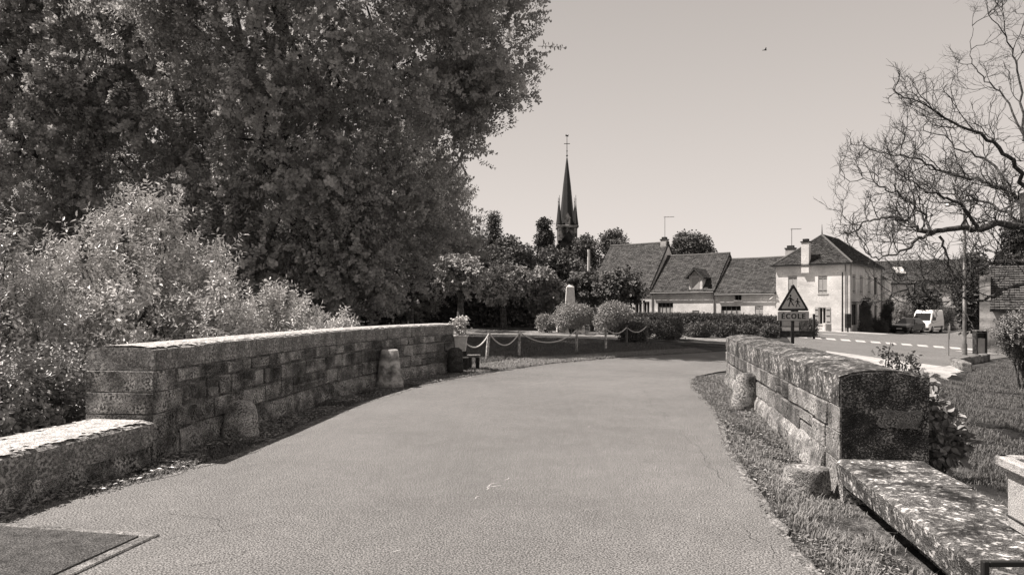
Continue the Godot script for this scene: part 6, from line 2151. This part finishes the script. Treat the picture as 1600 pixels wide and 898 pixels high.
func small_things() -> void:
	var m: MB
	var t: Node3D
	# steel cover plate in its concrete surround
	t = thing("steel_cover", "steel chequer cover plate set in concrete at the near road edge", "cover plate", V(-3.1, 0.03, 4.6))
	var a := Vector2(-2.54, 4.78)
	var u := (Vector2(-3.63, 4.99) - a).normalized()
	var w := Vector2(u.y, -u.x)
	if w.y > 0: w = -w
	var Q := func(s: float, r: float, y: float) -> Vector3:
		var p: Vector2 = a + u * s + w * r
		return V(p.x, y, p.y)
	m = MB.new()
	var bb := Basis(Vector3(u.x, 0, -u.y), Vector3.UP, Vector3(u.x, 0, -u.y).cross(Vector3.UP))
	m.box((Q.call(0.0, 0.0, 0.03) + Q.call(1.35, 1.2, 0.03)) * 0.5, Vector3(1.35, 0.04, 1.2), bb)
	ap("plate", m, M.plate, t)
	m = MB.new()
	m.cbox((Q.call(-0.10, -0.09, 0.03) + Q.call(1.4, -0.01, 0.03)) * 0.5, Vector3(1.5, 0.035, 0.075), 0.008, bb, 0.004, rng)
	ap("concrete_edge", m, M.gravel_grey, t)
	m = MB.new()
	m.cbox((Q.call(-0.10, 0.0, 0.028) + Q.call(-0.012, 1.2, 0.028)) * 0.5, Vector3(0.088, 0.035, 1.2), 0.008, bb, 0.004, rng)
	ap("concrete_edge", m, M.gravel_grey, t)
	# granite planter on the bench
	var c := V(3.245, 0.236, 4.13)
	t = thing("granite_planter", "square speckled granite planter on the lichen-spotted bench", "planter", c, -0.2)
	m = MB.new()
	m.cbox(Vector3(0, 0.19, 0), Vector3(0.42, 0.38, 0.42), 0.015)
	put("body", m, M.granite, t)
	m = MB.new()
	m.cbox(Vector3(0, 0.075, 0), Vector3(0.432, 0.012, 0.432), 0.003)
	put("groove_band", m, M.stone_dark, t)
	for k in 4:
		m = MB.new()
		var b := Basis(Vector3.UP, k * PI / 2)
		m.cbox(b * Vector3(0, 0.405, 0.225), Vector3(0.52, 0.07, 0.07), 0.012, b)
		put("rim", m, M.granite, t)
	m = MB.new()
	m.box(Vector3(0, 0.385, 0), Vector3(0.4, 0.02, 0.4))
	put("potting_soil", m, M.soil, t)
	# black steel frame at the corner of the picture
	t = thing("bench_rail", "black square-tube steel rail straddling the near end of the bench", "rail", V(2.3, 0.0, 3.42))
	m = MB.new()
	m.cbox(Vector3(0, 0.16, 0), Vector3(0.03, 0.42, 0.03), 0.004)
	put("leg", m, M.black_steel, t)
	m = MB.new()
	m.cbox(Vector3(1.05, -0.1, 0), Vector3(0.03, 0.92, 0.03), 0.004)
	put("leg", m, M.black_steel, t)
	m = MB.new()
	m.cbox(Vector3(0.525, 0.355, 0.0), Vector3(1.02, 0.028, 0.028), 0.004)
	put("top_bar", m, M.black_steel, t)
	# planter with flowers and small stones at the end of the long parapet
	var pd := 17.9
	var px := PX(720, pd)
	t = thing("stone_pedestal", "square stone pedestal under the flower planter", "pedestal", V(px, ground_at(px, pd), pd))
	m = MB.new()
	m.cbox(Vector3(0, 0.2, 0), Vector3(0.3, 0.6, 0.3), 0.02, Basis(), 0.006, rng)
	put("block", m, M.stone_dark, t)
	t = thing("flower_planter", "tapered pale planter with white flowers at the end of the long parapet", "planter", V(px, ground_at(px, pd) + 0.5, pd))
	m = MB.new()
	for k in 4:
		var b := Basis(Vector3.UP, k * PI / 2)
		m.quad(b * Vector3(-0.12, 0, 0.12), b * Vector3(0.12, 0, 0.12), b * Vector3(0.16, 0.36, 0.16), b * Vector3(-0.16, 0.36, 0.16))
	m.box(Vector3(0, 0.0, 0), Vector3(0.235, 0.01, 0.235))
	put("pot", m, M.pot, t)
	m = MB.new()
	m.cbox(Vector3(0, 0.385, 0), Vector3(0.38, 0.05, 0.38), 0.012)
	put("rim", m, M.pot, t)
	crown(t, [[Vector3(0, 0.6, 0), Vector3(0.2, 0.22, 0.2)], [Vector3(0.05, 0.75, 0), Vector3(0.12, 0.12, 0.12)], [Vector3(-0.15, 0.62, 0.05), Vector3(0.14, 0.12, 0.14)]], sprig(8, 0.07, 0.05, 0.06, 31), M.leaf_bush, 60, 5, {"gap": -1.0})
	var petals := MB.new()
	for i in 26:
		var p := Vector3(rng.randfn(0, 0.12), rng.randf_range(0.55, 0.9), rng.randfn(0, 0.12))
		petals.lathe(p, [[0.008, 0], [0.032, 0.012], [0.012, 0.03]], 6)
	put("flowers", petals, M.petal, t).set_meta("kind", "stuff")
	pd = 18.2
	px = PX(740, pd)
	t = thing("stone_stool", "small low stone stool beside the flower planter", "stool", V(px, ground_at(px, pd), pd))
	m = MB.new()
	m.cbox(Vector3(0, 0.36, 0), Vector3(0.34, 0.06, 0.3), 0.01, Basis(), 0.004, rng)
	put("seat", m, M.stone, t)
	for s in [-0.1, 0.1]:
		m = MB.new()
		m.cbox(Vector3(s, 0.15, 0), Vector3(0.09, 0.36, 0.22), 0.015, Basis(), 0.005, rng)
		put("leg", m, M.stone_dark, t)
	px = PX(727, 17.6)
	t = thing("stone_block", "small dark stone block between the planter and the stool", "stone", V(px, ground_at(px, 17.6), 17.6))
	m = MB.new()
	m.cbox(Vector3(0, 0.16, 0), Vector3(0.17, 0.42, 0.2), 0.02, Basis(), 0.01, rng)
	put("block", m, M.stone_dark, t)
	# shrubs growing out behind the right parapet end
	var b0 := V(4.05, -0.5, 6.6)
	shrub("wall_shrub", "glossy-leaved shrub growing beside the blackened parapet end", "shrub", "", b0, [[P(1455, 640, 6.7), 0.13], [P(1470, 680, 6.6), 0.16], [P(1462, 705, 6.5), 0.14], [P(1490, 690, 6.5), 0.1], [P(1450, 610, 6.9), 0.07], [P(1465, 660, 6.9), 0.14]], T.spray_ivy, "leaf_ivy", 260, 71, {"gap": -1.0, "stem": 0.012, "smin": 0.5, "smax": 0.9, "low": -1.0})
	var b1 := V(5.0, -0.55, 9.2)
	shrub("wall_sapling", "thin leafy sapling poking above the coping of the blackened parapet", "sapling", "", b1, [[P(1385, 556, 9.0), 0.12], [P(1400, 570, 9.0), 0.16], [P(1425, 568, 9.0), 0.13], [P(1420, 555, 9.1), 0.07], [P(1390, 545, 9.0), 0.05], [P(1435, 580, 9.0), 0.1]], T.spray_ivy, "leaf_ivy", 24, 72, {"gap": -1.0, "stem": 0.01, "smin": 0.4, "smax": 0.65, "low": -1.0})
	# bird in the sky
	t = thing("bird", "small dark bird gliding high in the empty sky", "bird", P(1196, 78, 70))
	m = MB.new()
	var ring := [[-0.16, 0.01], [-0.1, 0.045], [0.0, 0.06], [0.1, 0.045], [0.15, 0.035], [0.2, 0.005]]
	var pts := []
	var rad := []
	for r in ring:
		pts.append(Vector3(r[0], 0, 0)); rad.append(r[1])
	m.tube(pts, rad, 8)
	for s in [-1.0, 1.0]:
		var w0 := [Vector3(0.08, 0.02, s * 0.03), Vector3(-0.06, 0.02, s * 0.03), Vector3(-0.05, 0.1, s * 0.25), Vector3(-0.12, 0.08, s * 0.52), Vector3(0.05, 0.1, s * 0.27)]
		for yy in [0.0, 0.01]:
			var o := Vector3(0, yy, 0)
			m.tri(w0[0] + o, w0[1] + o, w0[2] + o); m.tri(w0[0] + o, w0[2] + o, w0[4] + o); m.tri(w0[4] + o, w0[2] + o, w0[3] + o)
	m.tri(Vector3(-0.14, 0, 0), Vector3(-0.28, 0.0, 0.06), Vector3(-0.28, 0.0, -0.06))
	put("body", m, M.dark_wood, t)
